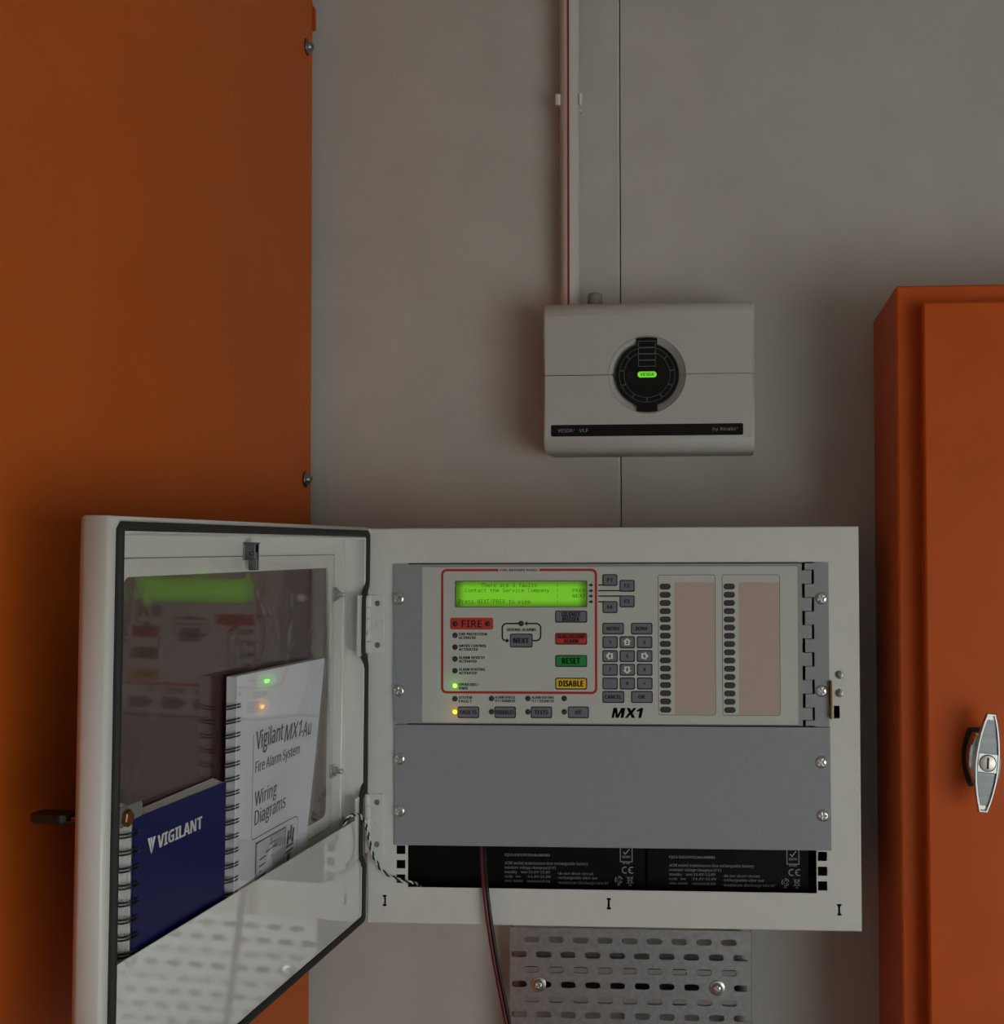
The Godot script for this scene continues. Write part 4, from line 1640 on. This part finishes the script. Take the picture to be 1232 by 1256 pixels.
func build_books() -> void:
	# white wiring manual, A4, standing in the pocket
	var t := door_thing("manual", "white spiral-bound wiring manual standing behind the blue book in the door pocket", "manual")
	var w := 0.2100
	var h := 0.2949
	var f := func(a: float, b: float) -> Vector3:
		var y := 0.0134 + h * b - 0.003 * a * b
		var low := 1.0 - clampf((y - 0.10) / 0.20, 0.0, 1.0)
		var n := lerpf(-0.0022, lerpf(-0.0050, -0.0158, low), a * a * (3 - 2 * a)) + 0.0010 * sin(a * 5.0 + b * 4.0) * a
		return Vector3(-(0.3500 - w * a * (1.0 - 0.095 * low)), y, n)
	obj("cover", done(sheet(f, 20, 24, 0.0005), M.cover_white), t)
	var fc := func(a: float, b: float) -> Vector3:
		var p: Vector3 = f.call(a, b)
		return Vector3(p.x, p.y, p.z + 0.0006 + 0.0020 * a * a + 0.0006 * sin(b * 9.0 + a * 4.0) * a)
	obj("clear_cover", done(sheet(fc, 20, 24, 0.0002), M.clear_cover), t)
	var fp := func(a: float, b: float) -> Vector3:
		var p: Vector3 = f.call(a, b)
		return Vector3(p.x + 0.0005, p.y - 0.0006, p.z - 0.0008)
	var st := stool(true)
	# pages: as thick as the room behind the cover lets them be
	var na := 14
	for i in na:
		for j in 14:
			for side in 2:
				var q := []
				for k in [[i, j], [i + 1, j], [i + 1, j + 1], [i, j + 1]]:
					var p: Vector3 = fp.call(float(k[0]) / na, k[1] / 14.0)
					if side == 1:
						p.z = maxf(-0.0180, minf(p.z - 0.0006, lerpf(-0.0118, -0.0172, minf(1.0, k[0] * 1.3 / na))))
					q.append(p)
				st.set_smooth_group(side)
				if side == 0:
					quad(st, q[0], q[1], q[2], q[3])
				else:
					quad(st, q[3], q[2], q[1], q[0])
	st.set_smooth_group(-1)
	for i in na:
		var p: Vector3 = fp.call(float(i) / na, 1.0)
		var q: Vector3 = fp.call(float(i + 1) / na, 1.0)
		var pb := Vector3(p.x, p.y, maxf(-0.0180, minf(p.z - 0.0006, lerpf(-0.0118, -0.0172, minf(1.0, i * 1.3 / na)))))
		var qb := Vector3(q.x, q.y, maxf(-0.0180, minf(q.z - 0.0006, lerpf(-0.0118, -0.0172, minf(1.0, (i + 1) * 1.3 / na)))))
		quad(st, p, q, qb, pb)
	for j in 14:
		var p: Vector3 = fp.call(0.0, j / 14.0)
		var q: Vector3 = fp.call(0.0, (j + 1) / 14.0)
		quad(st, p, q, Vector3(q.x, q.y, -0.0118), Vector3(p.x, p.y, -0.0118))
	obj("pages", done(st, M.paper_edge), t)
	wire_binding(t, 0.3500, -0.0122, -0.0030, 0.016, 0.300, 0.01235)
	# print: millimetres from the cover's bottom left corner
	for q in [["Vigilant", "medium", 44, 219.8, 112, 242.5, 0.0], ["MX1", "medium", 118, 222, 160.5, 237.8, 0.16], ["-Au", "medium", 162, 220, 189, 235, 0.0], ["Fire Alarm System", "medium", 44, 201.5, 162.5, 215, 0.0], ["Wiring", "medium", 44.5, 170.5, 104, 188, 0.0], ["Diagrams", "medium", 45.5, 153.5, 134, 171, 0.0]]:
		var g := glyphs(q[0], q[1], Rect2(q[2] * K, q[3] * K, (q[4] - q[2]) * K, (q[5] - q[3]) * K), 0.0, q[6])
		g.surface_set_material(0, M.ink_black)
		obj("lettering", lay(g, f, w, h), t)
	st = stool()
	var lm := PackedVector2Array([Vector2(37.5, 240), Vector2(37.6, 215), Vector2(37.8, 190), Vector2(38, 170), Vector2(38, 152)])
	lm.append_array(circle(43.5, 151.5, 5.5, 6, PI, PI * 1.5))
	lm.append_array([Vector2(75, 145), Vector2(105, 144), Vector2(135, 143), Vector2(166, 142)])
	lm.append_array(circle(171.5, 135.5, 6.0, 6, PI / 2, 0))
	lm.append_array([Vector2(179.5, 124), Vector2(182, 112), Vector2(184, 90)])
	stroke(st, scaled(lm), 0.0009, 0.0)
	obj("printed_frame", lay(done(st, M.ink_black), f, w, h), t)
	st = stool()
	face(st, PackedVector2Array([Vector2(51, 60) * K, Vector2(142, 60) * K, Vector2(142, 137) * K, Vector2(51, 140) * K]), 0.0)
	var label_mesh := lay(done(st, M.label_grey), f, w, h, 0.0001)
	obj("label_box", label_mesh, t)
	st = stool()
	stroke(st, scaled(PackedVector2Array([Vector2(51, 60), Vector2(50.5, 140.8), Vector2(95, 139.3), Vector2(141.5, 137.4), Vector2(143, 60)])), 0.0014, 0.0)
	for q in [[112, 106, 133, 117], [149, 118, 155, 132], [157, 122, 162, 136], [164, 118, 170, 132], [147, 115, 171, 117.5], [147, 110, 171, 112.5], [153, 100, 164, 109], [148, 92, 157, 98], [160, 92, 170, 98], [54, 98, 82, 109], [92, 131, 112, 132.2], [80, 126, 124, 127.4], [62, 123, 82, 124.2], [60, 117, 80, 118.2], [60, 112, 70, 113.2], [88, 104, 104, 105.2], [88, 98, 90, 104], [102, 98, 104, 104]]:
		face(st, PackedVector2Array([Vector2(q[0], q[1]) * K, Vector2(q[2], q[1]) * K, Vector2(q[2], q[3]) * K, Vector2(q[0], q[3]) * K]), 0.0)
	obj("printed_mark", lay(done(st, M.ink_black), f, w, h, 0.0002), t)

	# blue log book, A5, in front of it
	t = door_thing("log_book", "blue spiral-bound log book with white lettering in the cabinet door pocket", "book")
	var wb := 0.1520
	var hb := 0.2064
	var fb := func(a: float, b: float) -> Vector3:
		return Vector3(-(0.5150 - wb * a), 0.0136 + hb * b + 0.0015 * (1 - a), lerpf(-0.0040, -0.0046, a) - 0.0008 * sin(a * PI))
	obj("cover", done(sheet(fb, 10, 12, 0.0006), M.cover_blue), t)
	for k in 5:
		# sheaves of pages, each a little off the next
		var fk := func(a: float, b: float) -> Vector3:
			var p: Vector3 = fb.call(a, b)
			var spread := 0.0020 * (k + 1)
			return Vector3(p.x + 0.0004 * (k % 2), p.y + 0.0006 * k * (0.3 + a) - 0.0002, -0.0062 - spread * lerpf(1.0, 1.12, a) + 0.0020)
		obj("page_sheaf", done(sheet(fk, 4, 4, 0.0017), M.paper), t)
	wire_binding(t, 0.5150, -0.0152, -0.0040, 0.0180, 0.2200, 0.01235)
	# lettering and the wedge mark
	var g := glyphs("VIGILANT", "black", Rect2(0.0368, 0.1764, 0.0726, 0.0098), 0.0)
	g.surface_set_material(0, M.ink_white)
	obj("lettering", lay(g, fb, wb, hb), t)
	st = stool()
	for p in [[[21.0, 187.4], [24.6, 187.2], [27.4, 177.2], [27.0, 174.6]], [[25.4, 187.2], [27.6, 187.2], [28.3, 183.6], [27.4, 179.0]], [[27.8, 174.6], [28.6, 183.2], [29.6, 187.0], [33.4, 186.8]]]:
		var q := PackedVector2Array()
		for v in p:
			q.append(Vector2(v[0], v[1]) * K)
		face(st, q, 0.0)
	obj("wedge_mark", lay(done(st, M.ink_white), fb, wb, hb), t)


# ---------------------------------------------------------------- cables
func smooth_path(p: Array, steps := 8) -> PackedVector3Array:
	var o := PackedVector3Array()
	for i in p.size() - 1:
		var a: Vector3 = p[maxi(i - 1, 0)]
		var b: Vector3 = p[i]
		var c: Vector3 = p[i + 1]
		var d: Vector3 = p[mini(i + 2, p.size() - 1)]
		for k in steps:
			o.append(b.cubic_interpolate(c, a, d, float(k) / steps))
	o.append(p[p.size() - 1])
	return o


func build_cables() -> void:
	var t := thing("power_cable", "twin red and black cable hanging out of the battery slot", "cable", Vector3(0, OY, 0))
	for k in 2:
		var o := Vector3(0.0038, 0.0004, 0.0010) * k
		var pts := smooth_path([Vector3(0.118, 0.150, 0.205) + o, Vector3(0.1245, 0.098, 0.2050) + o, Vector3(0.1278, 0.080, 0.2120) + o, Vector3(0.1308, 0.058, 0.2210) + o, Vector3(0.1340, 0.041, 0.2290) + o, Vector3(0.1382, 0.010, 0.2310) + o, Vector3(0.1440, -0.032, 0.2280) + o, Vector3(0.1520, -0.080, 0.2220) + o, Vector3(0.1650, -0.150, 0.2150) + o, Vector3(0.1760, -0.210, 0.2120) + o])
		var st := stool(true)
		tube(st, pts, 0.0023 if k == 0 else 0.0019, 10)
		obj("conductor", done(st, M.insulation_red if k == 0 else M.insulation_black), t).set_meta("label", "dark red conductor" if k == 0 else "black conductor")
	t = thing("earth_wire", "thin black and white twisted wire from the door into the cabinet", "wire", Vector3(0, OY, 0))
	var core := smooth_path([Vector3(-0.0082, 0.1060, 0.2830), Vector3(-0.0080, 0.1212, 0.2815), Vector3(-0.0030, 0.1298, 0.2795), Vector3(0.0004, 0.1306, 0.2705), Vector3(0.0032, 0.1266, 0.2580), Vector3(0.0052, 0.1162, 0.2470), Vector3(0.0058, 0.1010, 0.2365), Vector3(0.0085, 0.0798, 0.2300), Vector3(0.0148, 0.0663, 0.2282), Vector3(0.0220, 0.0573, 0.2277), Vector3(0.0348, 0.0512, 0.2267), Vector3(0.0445, 0.0480, 0.2264), Vector3(0.0508, 0.0456, 0.2215), Vector3(0.0538, 0.0415, 0.2120), Vector3(0.0560, 0.0350, 0.2010)], 10)
	for k in 2:
		var p := PackedVector3Array()
		var run := 0.0
		for i in core.size():
			if i > 0:
				run += core[i].distance_to(core[i - 1])
			var d := (core[mini(i + 1, core.size() - 1)] - core[maxi(i - 1, 0)]).normalized()
			var a := d.cross(Vector3(0, 0, 1)).normalized()
			var b := d.cross(a)
			var ph := run / 0.0125 * TAU + PI * k
			p.append(core[i] + (a * cos(ph) + b * sin(ph)) * 0.0010)
		var st := stool(true)
		tube(st, p, 0.0010, 6)
		obj("strand", done(st, M.insulation_black if k == 0 else M.insulation_white), t).set_meta("label", "black strand" if k == 0 else "white strand")
